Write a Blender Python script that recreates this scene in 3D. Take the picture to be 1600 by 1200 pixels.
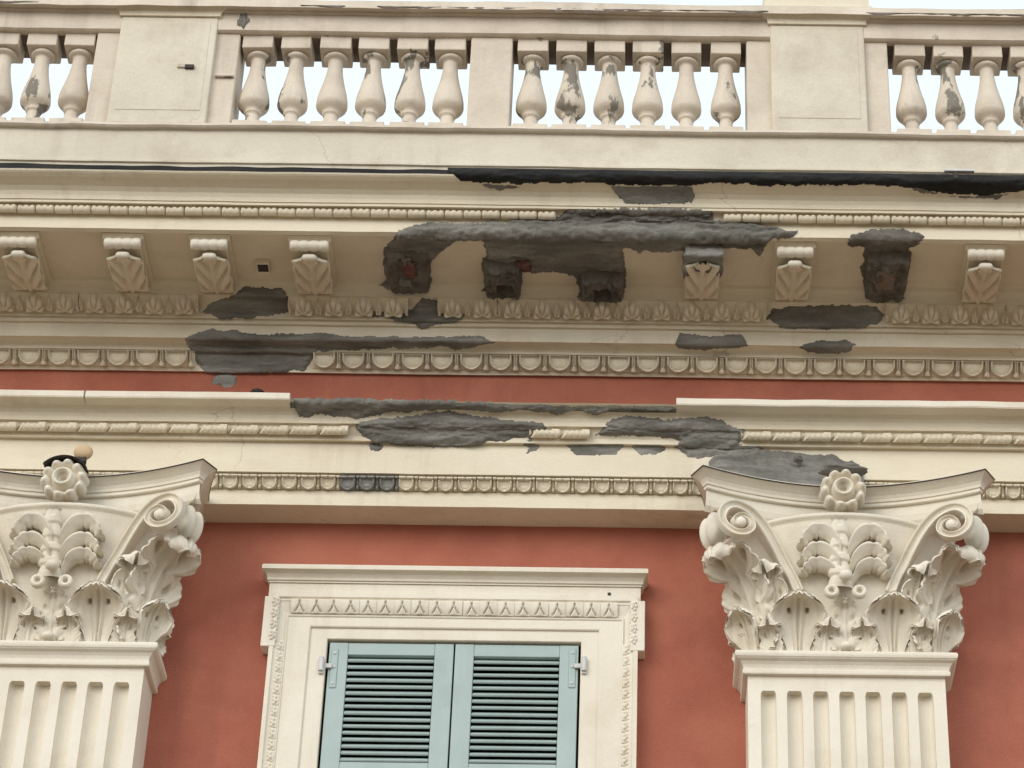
import bpy, bmesh, math, random
from math import sin, cos, pi, radians, sqrt, exp
from mathutils import Vector, Matrix, noise

random.seed(7)
for o in list(bpy.data.objects):
    bpy.data.objects.remove(o)
scene = bpy.context.scene
COL = scene.collection

# ------------------------------------------------------------------ camera
W, H = 1600, 1200
F = 4317.0                      # focal length in photo pixels
CX, CY = 1000.0, 600.0          # principal point (the photo is a crop)
ROLL = 0.0130
TH = radians(34.0)              # looking up at the facade
CAM = Vector((0.0, -12.0, 1.6))
RIGHT = Vector((1, 0, 0)); UP = Vector((0, -sin(TH), cos(TH))); FWD = Vector((0, cos(TH), sin(TH)))
cr, sr = cos(ROLL), sin(ROLL)
cam = bpy.data.cameras.new('camera')
cam.sensor_width = 36.0
cam.lens = F / W * 36.0
cam.shift_x = -(CX - W / 2) / W
cam.clip_end = 3000
camo = bpy.data.objects.new('camera', cam)
COL.objects.link(camo)
Rv = cr * RIGHT + sr * UP
Uv = -sr * RIGHT + cr * UP
camo.matrix_world = Matrix(((Rv.x, Uv.x, -FWD.x, CAM.x), (Rv.y, Uv.y, -FWD.y, CAM.y), (Rv.z, Uv.z, -FWD.z, CAM.z), (0, 0, 0, 1)))
scene.camera = camo

# ------------------------------------------------------------------ sky and sun (bright overcast)
SUN_EL, SUN_AZ = radians(24), radians(-34)      # sun high, in front of the facade, a little to the left
world = bpy.data.worlds.new('World'); scene.world = world
world.use_nodes = True
nt = world.node_tree; nt.nodes.clear()
wo = nt.nodes.new('ShaderNodeOutputWorld'); bg = nt.nodes.new('ShaderNodeBackground')
sky = nt.nodes.new('ShaderNodeTexSky'); sky.sky_type = 'NISHITA'; sky.sun_disc = False
sky.sun_elevation = SUN_EL; sky.sun_rotation = radians(180) + SUN_AZ
sky.air_density = 1.0; sky.dust_density = 4.0; sky.ozone_density = 1.0
hs = nt.nodes.new('ShaderNodeHueSaturation'); hs.inputs['Saturation'].default_value = 0.22
nt.links.new(sky.outputs[0], hs.inputs['Color'])
cloud = nt.nodes.new('ShaderNodeMix'); cloud.data_type = 'RGBA'      # an even cloud layer veils the blue
cloud.inputs[0].default_value = 0.80; cloud.inputs[7].default_value = (7.9, 9.0, 10.0, 1)
nt.links.new(hs.outputs[0], cloud.inputs[6])
nt.links.new(cloud.outputs[2], bg.inputs[0])
bg.inputs[1].default_value = 0.12
nt.links.new(bg.outputs[0], wo.inputs[0])
sun = bpy.data.lights.new('sun', 'SUN'); sun.energy = 1.5; sun.angle = radians(40); sun.color = (1.0, 0.93, 0.83)
suno = bpy.data.objects.new('sun', sun); COL.objects.link(suno)
sdir = Vector((sin(SUN_AZ) * cos(SUN_EL), -cos(SUN_AZ) * cos(SUN_EL), sin(SUN_EL)))
suno.rotation_euler = sdir.to_track_quat('Z', 'Y').to_euler()
suno.location = sdir * 40
vs = scene.view_settings
vs.view_transform = 'Standard'; vs.look = 'None'; vs.exposure = 0.22; vs.gamma = 1.0; vs.use_curve_mapping = False

# ------------------------------------------------------------------ photo pixel <-> place
def unproj(px, py, proj):
    dx, dy = px - CX, py - CY
    u = cr * dx + sr * dy; v = sr * dx - cr * dy
    d = u * RIGHT + v * UP + F * FWD
    t = (-proj - CAM.y) / d.y
    p = CAM + t * d
    return p
def project(x, y, z):
    q = Vector((x, y, z)) - CAM
    zc = q.dot(FWD); u = F * q.dot(RIGHT) / zc; v = F * q.dot(UP) / zc
    return CX + u * cr + v * sr, CY + u * sr - v * cr
def ux(px, py, proj): return unproj(px, py, proj).x
def uz(row, proj, px=100): return unproj(px, row, proj).z
def proj_for(row, z, px=100):
    lo, hi = -1.0, 2.5
    for _ in range(60):
        m = (lo + hi) / 2
        if uz(row, m, px) > z: lo = m
        else: hi = m
    return (lo + hi) / 2

# ------------------------------------------------------------------ materials
def mat(name, c1, c2, scale=3.0, rough=0.85, bump=0.15, bscale=60.0, grain=0.05, stain=None, stain_scale=1.2, stain_amt=0.5,
        chips=None, chip_th=0.68, chip_scale=9.0, stretch=(1, 1, 1), spec=0.25, streak=None, streak_amt=0.3, crack=None, chip_soft=0.015):
    m = bpy.data.materials.new(name); m.use_nodes = True
    t = m.node_tree; n = t.nodes; l = t.links
    b = n['Principled BSDF']; b.inputs['Roughness'].default_value = rough
    b.inputs['Specular IOR Level'].default_value = spec
    g = n.new('ShaderNodeNewGeometry')
    mp = n.new('ShaderNodeMapping'); mp.inputs['Scale'].default_value = stretch
    l.new(g.outputs['Position'], mp.inputs['Vector'])
    def nz(s, det=6, ro=0.6, src=mp):
        x = n.new('ShaderNodeTexNoise'); x.inputs['Scale'].default_value = s
        x.inputs['Detail'].default_value = det; x.inputs['Roughness'].default_value = ro
        l.new(src.outputs[0], x.inputs['Vector']); return x
    def ramp(src, a, bb):
        r = n.new('ShaderNodeMapRange'); r.inputs['From Min'].default_value = a; r.inputs['From Max'].default_value = bb
        l.new(src, r.inputs['Value']); return r
    def mix(fac, a, bcol, mode='MIX'):
        x = n.new('ShaderNodeMix'); x.data_type = 'RGBA'; x.blend_type = mode
        if isinstance(fac, float): x.inputs[0].default_value = fac
        else: l.new(fac, x.inputs[0])
        for s, v in ((x.inputs[6], a), (x.inputs[7], bcol)):
            if isinstance(v, tuple): s.default_value = (*v, 1)
            else: l.new(v, s)
        return x.outputs[2]
    base = mix(ramp(nz(scale).outputs[0], 0.32, 0.68).outputs[0], c1, c2)
    if stain:
        sn = ramp(nz(stain_scale, 8, 0.65).outputs[0], 0.50, 0.78)
        mm = n.new('ShaderNodeMath'); mm.operation = 'MULTIPLY'; mm.inputs[1].default_value = stain_amt
        l.new(sn.outputs[0], mm.inputs[0])
        base = mix(mm.outputs[0], base, stain)
    if chips:
        cn = ramp(nz(chip_scale, 5, 0.6).outputs[0], chip_th, chip_th + chip_soft)
        base = mix(cn.outputs[0], base, chips)
    if streak:
        mp2 = n.new('ShaderNodeMapping'); mp2.inputs['Scale'].default_value = (11, 11, 0.9)
        l.new(g.outputs['Position'], mp2.inputs['Vector'])
        a1 = ramp(nz(1.0, 5, 0.6, mp2).outputs[0], 0.50, 0.74); a2 = ramp(nz(0.8, 3, 0.6).outputs[0], 0.42, 0.66)
        mm = n.new('ShaderNodeMath'); mm.operation = 'MULTIPLY'; l.new(a1.outputs[0], mm.inputs[0]); l.new(a2.outputs[0], mm.inputs[1])
        m2 = n.new('ShaderNodeMath'); m2.operation = 'MULTIPLY'; m2.inputs[1].default_value = streak_amt; l.new(mm.outputs[0], m2.inputs[0])
        base = mix(m2.outputs[0], base, streak)
    if crack:
        wn = nz(3.0, 5, 0.6)
        vm = n.new('ShaderNodeVectorMath'); vm.operation = 'MULTIPLY_ADD'; vm.inputs[1].default_value = (0.35, 0.35, 0.35)
        l.new(wn.outputs['Color'], vm.inputs[0]); l.new(g.outputs['Position'], vm.inputs[2])
        vo = n.new('ShaderNodeTexVoronoi'); vo.feature = 'DISTANCE_TO_EDGE'; vo.inputs['Scale'].default_value = 1.1
        l.new(vm.outputs[0], vo.inputs['Vector'])
        c1_ = ramp(vo.outputs['Distance'], 0.0045, 0.0015); c2_ = ramp(nz(0.9, 3, 0.5).outputs[0], 0.52, 0.60)
        mm = n.new('ShaderNodeMath'); mm.operation = 'MULTIPLY'; l.new(c1_.outputs[0], mm.inputs[0]); l.new(c2_.outputs[0], mm.inputs[1])
        m2 = n.new('ShaderNodeMath'); m2.operation = 'MULTIPLY'; m2.inputs[1].default_value = 0.6; l.new(mm.outputs[0], m2.inputs[0])
        base = mix(m2.outputs[0], base, crack)
    gn = ramp(nz(170.0, 3, 0.7, g and mp).outputs[0], 0.25, 0.75)
    gr = n.new('ShaderNodeMapRange'); gr.inputs['To Min'].default_value = 1 - grain; gr.inputs['To Max'].default_value = 1 + grain
    l.new(gn.outputs[0], gr.inputs['Value'])
    cc = n.new('ShaderNodeCombineColor')
    for i in range(3): l.new(gr.outputs[0], cc.inputs[i])
    base = mix(1.0, base, cc.outputs[0], 'MULTIPLY')
    l.new(base, b.inputs['Base Color'])
    if bump:
        bp = n.new('ShaderNodeBump'); bp.inputs['Strength'].default_value = bump; bp.inputs['Distance'].default_value = 0.01
        l.new(nz(bscale, 6, 0.65).outputs[0], bp.inputs['Height']); l.new(bp.outputs[0], b.inputs['Normal'])
    return m

M = {}
M['cream'] = mat('cream_paint', (0.69, 0.612, 0.468), (0.755, 0.682, 0.538), 1.8, 0.8, 0.25, 45, 0.07, (0.53, 0.43, 0.31), 2.4, 0.6, stretch=(0.6, 1, 1.4),
                 streak=(0.40, 0.32, 0.23), streak_amt=0.6, crack=(0.45, 0.38, 0.29))
M['white'] = mat('pale_paint', (0.72, 0.655, 0.535), (0.785, 0.725, 0.61), 2.2, 0.75, 0.25, 50, 0.07, (0.58, 0.49, 0.37), 3.0, 0.55, streak=(0.46, 0.385, 0.28), streak_amt=0.5)
M['worn'] = mat('weathered_stone_paint', (0.59, 0.51, 0.41), (0.69, 0.605, 0.495), 4.0, 0.9, 0.4, 38, 0.09, (0.40, 0.33, 0.25), 3.0, 0.6,
                (0.27, 0.23, 0.185), 0.69, 8.0, chip_soft=.05, streak=(0.27, 0.22, 0.17), streak_amt=0.9)
M['worn_band'] = mat('weathered_parapet_render', (0.60, 0.54, 0.43), (0.70, 0.635, 0.515), 1.7, 0.92, 0.45, 30, 0.10, (0.45, 0.37, 0.275), 2.6, 0.8,
                     streak=(0.38, 0.31, 0.24), streak_amt=0.55, crack=(0.42, 0.35, 0.27))
M['red'] = mat('terracotta_render', (0.345, 0.108, 0.068), (0.435, 0.155, 0.100), 2.0, 0.92, 0.55, 70, 0.13, (0.25, 0.075, 0.052), 1.3, 0.6, streak=(0.24, 0.075, 0.055), streak_amt=0.4)
M['mortar'] = mat('grey_repair_mortar', (0.12, 0.113, 0.097), (0.25, 0.24, 0.213), 8, 0.95, 0.6, 40, 0.20, (0.40, 0.388, 0.355), 4, 0.75, stretch=(0.35, 1, 1.6))
M['mortar_dark'] = mat('dark_rough_mortar', (0.095, 0.085, 0.07), (0.19, 0.175, 0.15), 9, 0.95, 0.8, 34, 0.16, (0.24, 0.225, 0.205), 6, 0.5)
M['black'] = mat('black_roof_membrane', (0.006, 0.0055, 0.005), (0.018, 0.0165, 0.015), 8, 0.7, 0.6, 25, 0.1, (0.06, 0.055, 0.05), 7, 0.5, stretch=(0.3, 1, 1))
M['lead_hole_shade'] = mat('dark_lead_and_hole_shade', (0.03, 0.024, 0.02), (0.055, 0.045, 0.038), 8, 0.6, 0.3, 40)  # lead parts; also the dark colour painted in as shade inside holes
M['chipped'] = mat('chipped_stone_paint', (0.59, 0.51, 0.41), (0.69, 0.605, 0.495), 4.0, 0.9, 0.45, 38, 0.09, (0.36, 0.30, 0.235), 5.0, 0.85,
                   (0.215, 0.19, 0.155), 0.55, 9.0, stretch=(1, 1, 0.38), chip_soft=.035)
M['mortar_pale'] = mat('pale_grey_mortar', (0.23, 0.222, 0.20), (0.33, 0.32, 0.295), 13, 0.95, 1.0, 22, 0.2, (0.34, 0.335, 0.325), 8, 0.6)
M['brick'] = mat('exposed_brick', (0.12, 0.05, 0.04), (0.19, 0.095, 0.078), 18, 0.95, 0.8, 40, 0.15, (0.35, 0.30, 0.26), 14, 0.6)
M['shutter'] = mat('sage_shutter_paint', (0.355, 0.435, 0.418), (0.395, 0.48, 0.46), 4, 0.5, 0.08, 70, 0.03, (0.30, 0.36, 0.335), 5, 0.6, (0.45, 0.44, 0.40), 0.72, 22.0, chip_soft=.03, spec=0.4, streak=(0.29, 0.35, 0.32), streak_amt=.5)
M['galv'] = mat('galvanised_steel', (0.52, 0.52, 0.52), (0.62, 0.62, 0.61), 12, 0.5, 0.05, 60)
M['dark'] = mat('dark_room', (0.012, 0.012, 0.012), (0.02, 0.02, 0.02), 3, 0.6, 0.0)
M['tan'] = mat('beige_knob_paint', (0.56, 0.40, 0.24), (0.62, 0.45, 0.28), 8, 0.7, 0.1)
M['paving'] = mat('piazza_paving', (0.18, 0.136, 0.092), (0.23, 0.175, 0.12), 0.6, 0.9, 0.2, 8, 0.05)
M['lichen_shade'] = mat('lichen_and_rail_shade', (0.15, 0.12, 0.10), (0.22, 0.18, 0.15), 6, 0.95, 0.5, 30, 0.12, (0.10, 0.08, 0.065), 5, 0.6)  # lichen crust colour, also painted in as shade under the rail
M['rubble'] = mat('exposed_rubble_core', (0.15, 0.115, 0.09), (0.24, 0.19, 0.15), 20, 0.95, 1.0, 40, 0.2, (0.33, 0.28, 0.23), 14, 0.6)
M['roof'] = mat('roof_deck', (0.20, 0.18, 0.16), (0.26, 0.24, 0.21), 0.8, 0.9, 0.2, 8)

# ------------------------------------------------------------------ object helpers
def tag(o, label=None, cat=None, group=None, kind=None):
    if label: o['label'] = label
    if cat: o['category'] = cat
    if group: o['group'] = group
    if kind: o['kind'] = kind
    return o
WORLDPOS = {}
def empty(name, loc, label, cat, group=None):
    o = bpy.data.objects.new(name, None); COL.objects.link(o); o.location = loc
    o.empty_display_size = 0.2
    WORLDPOS[o.name] = Vector(loc)
    return tag(o, label, cat, group, 'thing')
def mesh(name, verts, faces, m, smooth=False):
    me = bpy.data.meshes.new(name); me.from_pydata([tuple(v) for v in verts], [], faces)
    if smooth:
        me.polygons.foreach_set('use_smooth', [True] * len(me.polygons))
    me.materials.append(m); me.update()
    return me
def put(name, me, parent=None, loc=(0, 0, 0), rot=None, scale=None):
    """link a mesh at a WORLD position under its thing"""
    o = bpy.data.objects.new(name, me); COL.objects.link(o)
    off = WORLDPOS.get(parent.name, Vector()) if parent else Vector()
    WORLDPOS[o.name] = Vector(loc)
    o.parent = parent; o.location = Vector(loc) - off
    if rot: o.rotation_euler = rot
    if scale: o.scale = scale
    return o
def bm_mesh(name, bm, m, smooth=False, fix=True):
    if fix: bmesh.ops.recalc_face_normals(bm, faces=bm.faces)
    me = bpy.data.meshes.new(name); bm.to_mesh(me); bm.free()
    if smooth: me.polygons.foreach_set('use_smooth', [True] * len(me.polygons))
    me.materials.append(m)
    return me
def box_bm(bm, x0, x1, y0, y1, z0, z1, bevel=0.0, seg=2):
    r = bmesh.ops.create_cube(bm, size=1.0)
    vv = r['verts']
    for v in vv:
        v.co = Vector((x0 + (v.co.x + .5) * (x1 - x0), y0 + (v.co.y + .5) * (y1 - y0), z0 + (v.co.z + .5) * (z1 - z0)))
    if bevel:
        ed = list({e for v in vv for e in v.link_edges})
        bmesh.ops.bevel(bm, geom=ed, offset=bevel, segments=seg, affect='EDGES', profile=0.5)
    return bm
def box(name, x0, x1, y0, y1, z0, z1, m, parent=None, bevel=0.004):
    cx_, cy_, cz_ = (x0 + x1) / 2, (y0 + y1) / 2, z0
    bm = bmesh.new(); box_bm(bm, x0 - cx_, x1 - cx_, y0 - cy_, y1 - cy_, 0, z1 - z0, bevel)
    return put(name, bm_mesh(name, bm, m), parent, (cx_, cy_, cz_))
def loft(rings, closed=False, cap=True):
    """rings of equal point count -> verts, faces"""
    vs_, fs = [], []; n = len(rings[0])
    for r in rings: vs_ += r
    for i in range(len(rings) - 1):
        for j in range(n if closed else n - 1):
            a = i * n + j; b = i * n + (j + 1) % n
            fs.append((a, b, b + n, a + n))
    if cap:
        fs.append(tuple(range(n - 1, -1, -1))); fs.append(tuple(range((len(rings) - 1) * n, len(rings) * n)))
    return vs_, fs
def wob(x, z, y=0.0):
    return 0.0035 * noise.noise((x * 0.9, z * 1.3, y)) + 0.0018 * noise.noise((x * 5.0, z * 6.0, y + 4))
def extrude_profile(pts, x0, x1, step=0.06, w=1.0):
    """pts = [(y, z)...] swept along x with the slight unevenness of hand-run plaster"""
    n = max(2, int((x1 - x0) / step)); vv, ff = [], []; k = len(pts)
    for i in range(n + 1):
        x = x0 + (x1 - x0) * i / n
        for (y, z) in pts:
            vv.append((x, y + w * wob(x, z), z + w * wob(x + 9, z, 3)))
    for i in range(n):
        for j in range(k - 1):
            a = i * k + j; ff.append((a, a + k, a + k + 1, a + 1))
    ff.append(tuple(range(k))); ff.append(tuple(n * k + j for j in range(k - 1, -1, -1)))
    return vv, ff
def inside(poly, x, y):
    c = False; j = len(poly) - 1
    for i in range(len(poly)):
        xi, yi = poly[i]; xj, yj = poly[j]
        if (yi > y) != (yj > y) and x < (xj - xi) * (y - yi) / (yj - yi) + xi: c = not c
        j = i
    return c

XL, XR = ux(-330, 600, 0.2), ux(1930, 600, 0.2)      # the stretch of facade that is built

# ------------------------------------------------------------------ repair patches, traced as areas of the facade
ARCH_PATCH = [
    [(455, 622), (500, 621), (560, 622), (640, 624), (730, 625), (780, 628), (900, 633), (1060, 634), (1078, 640), (1040, 644), (960, 641), (930, 651), (905, 641), (870, 652), (820, 641), (780, 646), (720, 641), (690, 641), (655, 643), (610, 646), (550, 656), (500, 648), (480, 653), (465, 650)],
    [(553, 670), (560, 655), (600, 652), (640, 648), (700, 640), (760, 650), (800, 655), (850, 660), (862, 672), (830, 685), (775, 692), (720, 701), (620, 696), (575, 690)],
    [(575, 693), (602, 694), (598, 706), (577, 706)],
    [(812, 688), (830, 683), (852, 706), (813, 713), (821, 700)],
    [(945, 660), (980, 647), (1040, 655), (1110, 651), (1150, 665), (1168, 672), (1155, 690), (1192, 700), (1188, 713), (1075, 715), (1055, 700), (1060, 688), (1035, 685), (920, 683), (935, 675)],
    [(883, 694), (976, 692), (971, 712), (900, 714)],
    [(984, 693), (1036, 692), (1042, 705), (1030, 712), (1000, 713)],
    [(530, 741), (545, 737), (621, 737), (624, 763), (533, 765)],
]
CORN_PATCH = [   # corona, its leaf moulding and the soffit
    [(596, 412), (601, 385), (622, 360), (650, 349), (730, 347), (800, 345), (856, 342), (880, 330), (905, 325), (1050, 324), (1112, 328), (1117, 342), (1190, 350), (1245, 361), (1240, 372), (1202, 375), (1190, 397), (1181, 398), (1172, 388), (1130, 388), (1066, 391), (1020, 393), (1008, 388), (998, 399), (977, 384), (978, 442), (935, 432), (900, 433), (880, 424), (830, 426), (815, 422), (756, 425), (748, 412), (757, 400), (753, 374), (715, 374), (690, 392), (674, 412), (673, 452), (622, 460), (586, 446), (600, 436)],
    [(755, 420), (815, 418), (812, 462), (768, 467), (748, 455), (760, 440)],
    [(903, 425), (977, 430), (980, 468), (930, 476), (903, 466)],
    [(1066, 384), (1131, 384), (1126, 410), (1119, 434), (1098, 420), (1086, 431), (1071, 433)],
    [(1320, 375), (1330, 365), (1360, 357), (1410, 357), (1440, 363), (1448, 372), (1436, 386), (1420, 388), (1414, 470), (1354, 469), (1344, 425), (1348, 387), (1325, 383)],
]
CORN_PATCH2 = [  # lower cornice mouldings
    [(314, 488), (330, 472), (360, 460), (385, 446), (442, 449), (461, 475), (459, 488), (420, 496), (340, 499)],
    [(538, 485), (560, 477), (640, 480), (660, 464), (696, 470), (702, 478), (732, 490), (720, 501), (690, 509), (660, 514), (640, 503), (560, 495)],
    [(1193, 496), (1205, 480), (1240, 477), (1300, 474), (1372, 477), (1388, 492), (1370, 509), (1290, 516), (1220, 511)],
    [(288, 526), (320, 515), (360, 514), (400, 520), (500, 519), (560, 524), (610, 524), (680, 525), (750, 524), (777, 533), (740, 545), (715, 549), (700, 543), (610, 547), (496, 549), (490, 562), (478, 581), (400, 584), (320, 582), (298, 560)],
    [(1056, 537), (1062, 519), (1110, 525), (1160, 522), (1172, 540), (1100, 549), (1060, 546)],
    [(1241, 543), (1265, 533), (1320, 530), (1340, 540), (1320, 553), (1260, 553)],
]
BLACK_PATCH = [
    [(695, 262), (1000, 264), (1300, 268), (1640, 273), (1640, 297), (1600, 298), (1560, 306), (1470, 305), (1430, 294), (1330, 291), (1200, 291), (1120, 287), (1080, 291), (960, 290), (900, 287), (830, 289), (770, 289), (722, 285), (708, 274)],
]
CYMA_PATCH = [
    [(950, 288), (1088, 290), (1082, 318), (1062, 320), (978, 321), (960, 306)],
    [(745, 286), (800, 288), (832, 290), (800, 296), (780, 300), (755, 296)],
    [(1410, 290), (1440, 292), (1470, 303), (1560, 304), (1600, 298), (1560, 312), (1500, 310), (1440, 304)],
]
FREEZE_PATCH = [[(336, 580), (372, 580), (370, 600), (358, 607), (345, 605), (337, 596)]]
ALL_ARCH = ARCH_PATCH
ALL_CORN = CORN_PATCH + CORN_PATCH2 + CYMA_PATCH + BLACK_PATCH
def patched(polys, x, y, z):
    px, py = project(x, y, z)
    return any(inside(p, px, py) for p in polys)
def cover(polys, x, w, y, z):
    n = sum(patched(polys, x + d * w, y, z) for d in (-.35, 0, .35))
    return n >= 2

def resample(pts, step):
    out = [pts[0]]
    for a, b in zip(pts, pts[1:]):
        L = math.hypot(b[0] - a[0], b[1] - a[1]); n = max(1, int(L / step + .5))
        for i in range(1, n + 1): out.append((a[0] + (b[0] - a[0]) * i / n, a[1] + (b[1] - a[1]) * i / n))
    return out
def smooth_line(p, k):
    out = []
    for i in range(len(p)):
        a = max(0, i - k); b = min(len(p), i + k + 1)
        out.append((sum(q[0] for q in p[a:b]) / (b - a), sum(q[1] for q in p[a:b]) / (b - a)))
    return out
def make_patch(name, profile, poly, m, parent, thick=0.012, rough=0.010, seed=0, step=0.0058, jag=4.0, sm=3):
    """a crust of mortar trowelled over the moulding inside an outline"""
    line = smooth_line(resample(profile, step), sm)
    n = len(line); nrm = []
    for i in range(n):
        a = line[max(0, i - 2)]; b = line[min(n - 1, i + 2)]
        ty, tz = b[0] - a[0], b[1] - a[1]; L = math.hypot(ty, tz) or 1
        nrm.append((-tz / L, ty / L))
    x0 = min(ux(p[0], p[1], 0.2) for p in poly) - 0.25; x1 = max(ux(p[0], p[1], 0.2) for p in poly) + 0.25
    r0 = min(p[1] for p in poly) - 14; r1 = max(p[1] for p in poly) + 14
    js = [j for j in range(n) if r0 < project((x0 + x1) / 2, *line[j])[1] < r1 or any(r0 < project(xx, *line[j])[1] < r1 for xx in (x0, x1))]
    if not js: return None
    j0, j1 = min(js), max(js)
    nx = int((x1 - x0) / step); idx = {}; verts = []; inn = {}
    sx = seed * 17.3
    for i in range(nx + 1):
        x = x0 + i * step
        for j in range(j0, j1 + 1):
            y, z = line[j]
            px, py = project(x, y, z)
            q = (px * 0.05, py * 0.07, sx)
            jx = jag * 1.4 * noise.noise(q) + jag * .55 * noise.noise((px * .23, py * .3, sx + 5))
            jy = jag * 0.8 * noise.noise((px * 0.05, py * 0.07, sx + 31)) + jag * .45 * noise.noise((px * .23, py * .3, sx + 9))
            inn[(i, j)] = inside(poly, px + jx, py + jy)
    faces = []; edge_use = {}
    for i in range(nx):
        for j in range(j0, j1):
            if inn[(i, j)] + inn[(i + 1, j)] + inn[(i + 1, j + 1)] + inn[(i, j + 1)] >= 3:
                faces.append(((i, j), (i + 1, j), (i + 1, j + 1), (i, j + 1)))
    used = {v for f in faces for v in f}
    if not used: return None
    cnt = {}
    for f in faces:
        for v in f: cnt[v] = cnt.get(v, 0) + 1
    ring = {v: 0 for v in used if cnt[v] < 4}; front = list(ring)
    for lev in (1, 2, 3):
        nxt = []
        for (i, j) in front:
            for w_ in ((i + 1, j), (i - 1, j), (i, j + 1), (i, j - 1)):
                if w_ in used and w_ not in ring: ring[w_] = lev; nxt.append(w_)
        front = nxt
    for v in used:
        i, j = v; x = x0 + i * step; y, z = line[j]; ny, nz_ = nrm[j]
        s = j * step
        rdg = 1 - 2 * abs(noise.noise((x * 6, s * 26, sx + 11)))
        h = thick + rough * (0.7 * noise.noise((x * 9, s * 22, sx)) + .8 * (rdg - .5) + 0.7 * noise.noise((x * 26, s * 70, sx + 3)) + .45 * noise.noise((x * 80, s * 130, sx + 7)))
        rg_ = ring.get(v, 4)
        h = -0.005 if rg_ == 0 else h * (0.25, .5, .8, 1.0)[rg_ - 1]
        idx[v] = len(verts)
        jt = (0.009 * noise.noise((x * 75, s * 20, sx + 2)) + .005 * noise.noise((x * 170, s * 40, sx + 8))) if rg_ == 0 else 0.0
        verts.append((x + (0.005 * noise.noise((x * 60, s * 60, 1.0)) if rg_ == 0 else 0), y + ny * h + nz_ * jt, z + nz_ * h - ny * jt))
    me = mesh(name, verts, [tuple(idx[v] for v in f) for f in faces], m, True)
    off = WORLDPOS[parent.name]
    me.transform(Matrix.Translation(-Vector((( x0 + x1) / 2, off.y, off.z))))
    return put(name, me, parent, ((x0 + x1) / 2, off.y, off.z))

# ------------------------------------------------------------------ carved tiles (egg and dart, leaves) as relief surfaces
def tile_mesh(name, width, p0, p1, bulge, amp, hf, nu, nv, m, open_sides=False):
    """relief over a band running from p0=(y,z) at its foot to p1 at its top"""
    dy, dz = p1[0] - p0[0], p1[1] - p0[1]; L = math.hypot(dy, dz)
    ny, nz_ = -dz / L, dy / L
    vv, ff = [], []
    for j in range(nv + 1):
        v = j / nv
        bl = bulge * sin(pi * v)
        for i in range(nu + 1):
            u = -1 + 2 * i / nu
            h = amp * hf(u, v) + bl - 0.004
            if (i in (0, nu) and not open_sides) or j in (0, nv): h = -0.012
            vv.append((u * width / 2, dy * v + ny * h, dz * v + nz_ * h))
    for j in range(nv):
        for i in range(nu):
            a = j * (nu + 1) + i; ff.append((a, a + 1, a + nu + 2, a + nu + 1))
    return mesh(name, vv, ff, m, True)
def sstep(a, b, x):
    t = min(1, max(0, (x - a) / (b - a))); return t * t * (3 - 2 * t)
def hf_egg(u, v):
    if v > 0.94: return 0.8
    b = max(0.0, (0.66 - v) / 0.66)
    e = sqrt(u * u + b * b) if b > 0 else abs(u)
    rim = exp(-((e - 0.86) / 0.08) ** 2)
    egg = 0.20 + 0.42 * b * (1 - (e / .8) ** 2) + .10 * (1 - u * u) if e < 0.78 else 0
    egg += .05 * sin(u * 34) * (v > .55) * (e < .7)
    return max(rim, egg)
def hf_dart(u, v):
    if v > 0.94: return 0.8
    if v < 0.34:
        s_ = 0.25 + 0.75 * sin(pi * min(1, (v + .10) / 0.44))
        return sqrt(max(0.0, 1 - (abs(u) / s_) ** 2))
    return 0.85 * exp(-((abs(u) - .30) / 0.20) ** 2) + .25 * exp(-(u / .2) ** 2)
def hf_egg_small(u, v):
    if v > 0.80: return 0.9 * (0.10 if abs(u) < 0.09 else 1.0)
    if v > 0.74: return 0.15
    vv = v / 0.74
    b = max(0.0, (0.6 - vv) / 0.6)
    e = sqrt(u * u + b * b)
    rim = exp(-((e - 0.84) / 0.11) ** 2)
    egg = 0.25 + 0.55 * b * (1 - (e / .75) ** 2) if e < 0.74 else 0
    return max(rim, egg)
def hf_dart_small(u, v):
    if v > 0.80: return 0.9
    d = exp(-(u / 0.35) ** 2) * .35 if v > .35 else exp(-(u / 0.75) ** 2 - ((v - 0.17) / 0.13) ** 2) * 1.1
    return d
def hf_roll(u, v):
    a = abs(u)
    h = sqrt(max(0.02, 1 - ((v - 0.42) / 0.66) ** 2)) + .08 * cos(3 * pi * u) * v
    h -= .85 * exp(-((a - 1.0) / (.06 + .16 * abs(v - .45))) ** 2)
    sc = 0.74 + 0.16 * abs(cos(1.5 * pi * u))
    if v > sc: h = 0.05
    return max(0.0, h)
def hf_ribbon(u, v):
    w = u - 0.30 * (v - 0.35) - 0.16 * sin(pi * v * 1.2)
    w = (w + 3) % 2 - 1
    h = sqrt(max(0.05, 1 - ((v - 0.42) / 0.72) ** 2))
    h -= 1.1 * exp(-((abs(w) - 1.0) / (.08 + .05 * v)) ** 2)
    h += 0.07 * sin(5 * pi * (w + 0.5 * v))
    if v > 0.70 + 0.16 * abs(cos(3.0 * pi * w)) and w < 0.35: h *= 0.15
    return max(0.0, h)
def fan(u, v, Rx, Ry, n):
    y = v - .02
    th = math.atan2(u / Rx, y / Ry) if (u or y) else 0.0
    if abs(th) > 1.75: return 0.0
    r = sqrt((u / Rx) ** 2 + (y / Ry) ** 2)
    lob = abs(cos(n * th))
    R_ = (.80 + .20 * lob ** .6) * (1 - .10 * abs(th))
    if r > R_: return 0.0
    q = r / R_
    return (.50 + .50 * q) * (1 - q ** 6) ** .5 * (1 - .5 * (1 - lob) ** 3.0 * sstep(.15, .5, q))
def hf_acanthus(u, v):
    best = fan(u, v, .74, .98, 4.0)
    for c in (-1.0, 1.0): best = max(best, .75 * fan(u - c, v, .26, .80, 3.0))
    hole = exp(-((abs(u) - .70) / .05) ** 2 - ((v - .22) / .12) ** 2)
    return max(0.0, best - .6 * hole)
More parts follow.
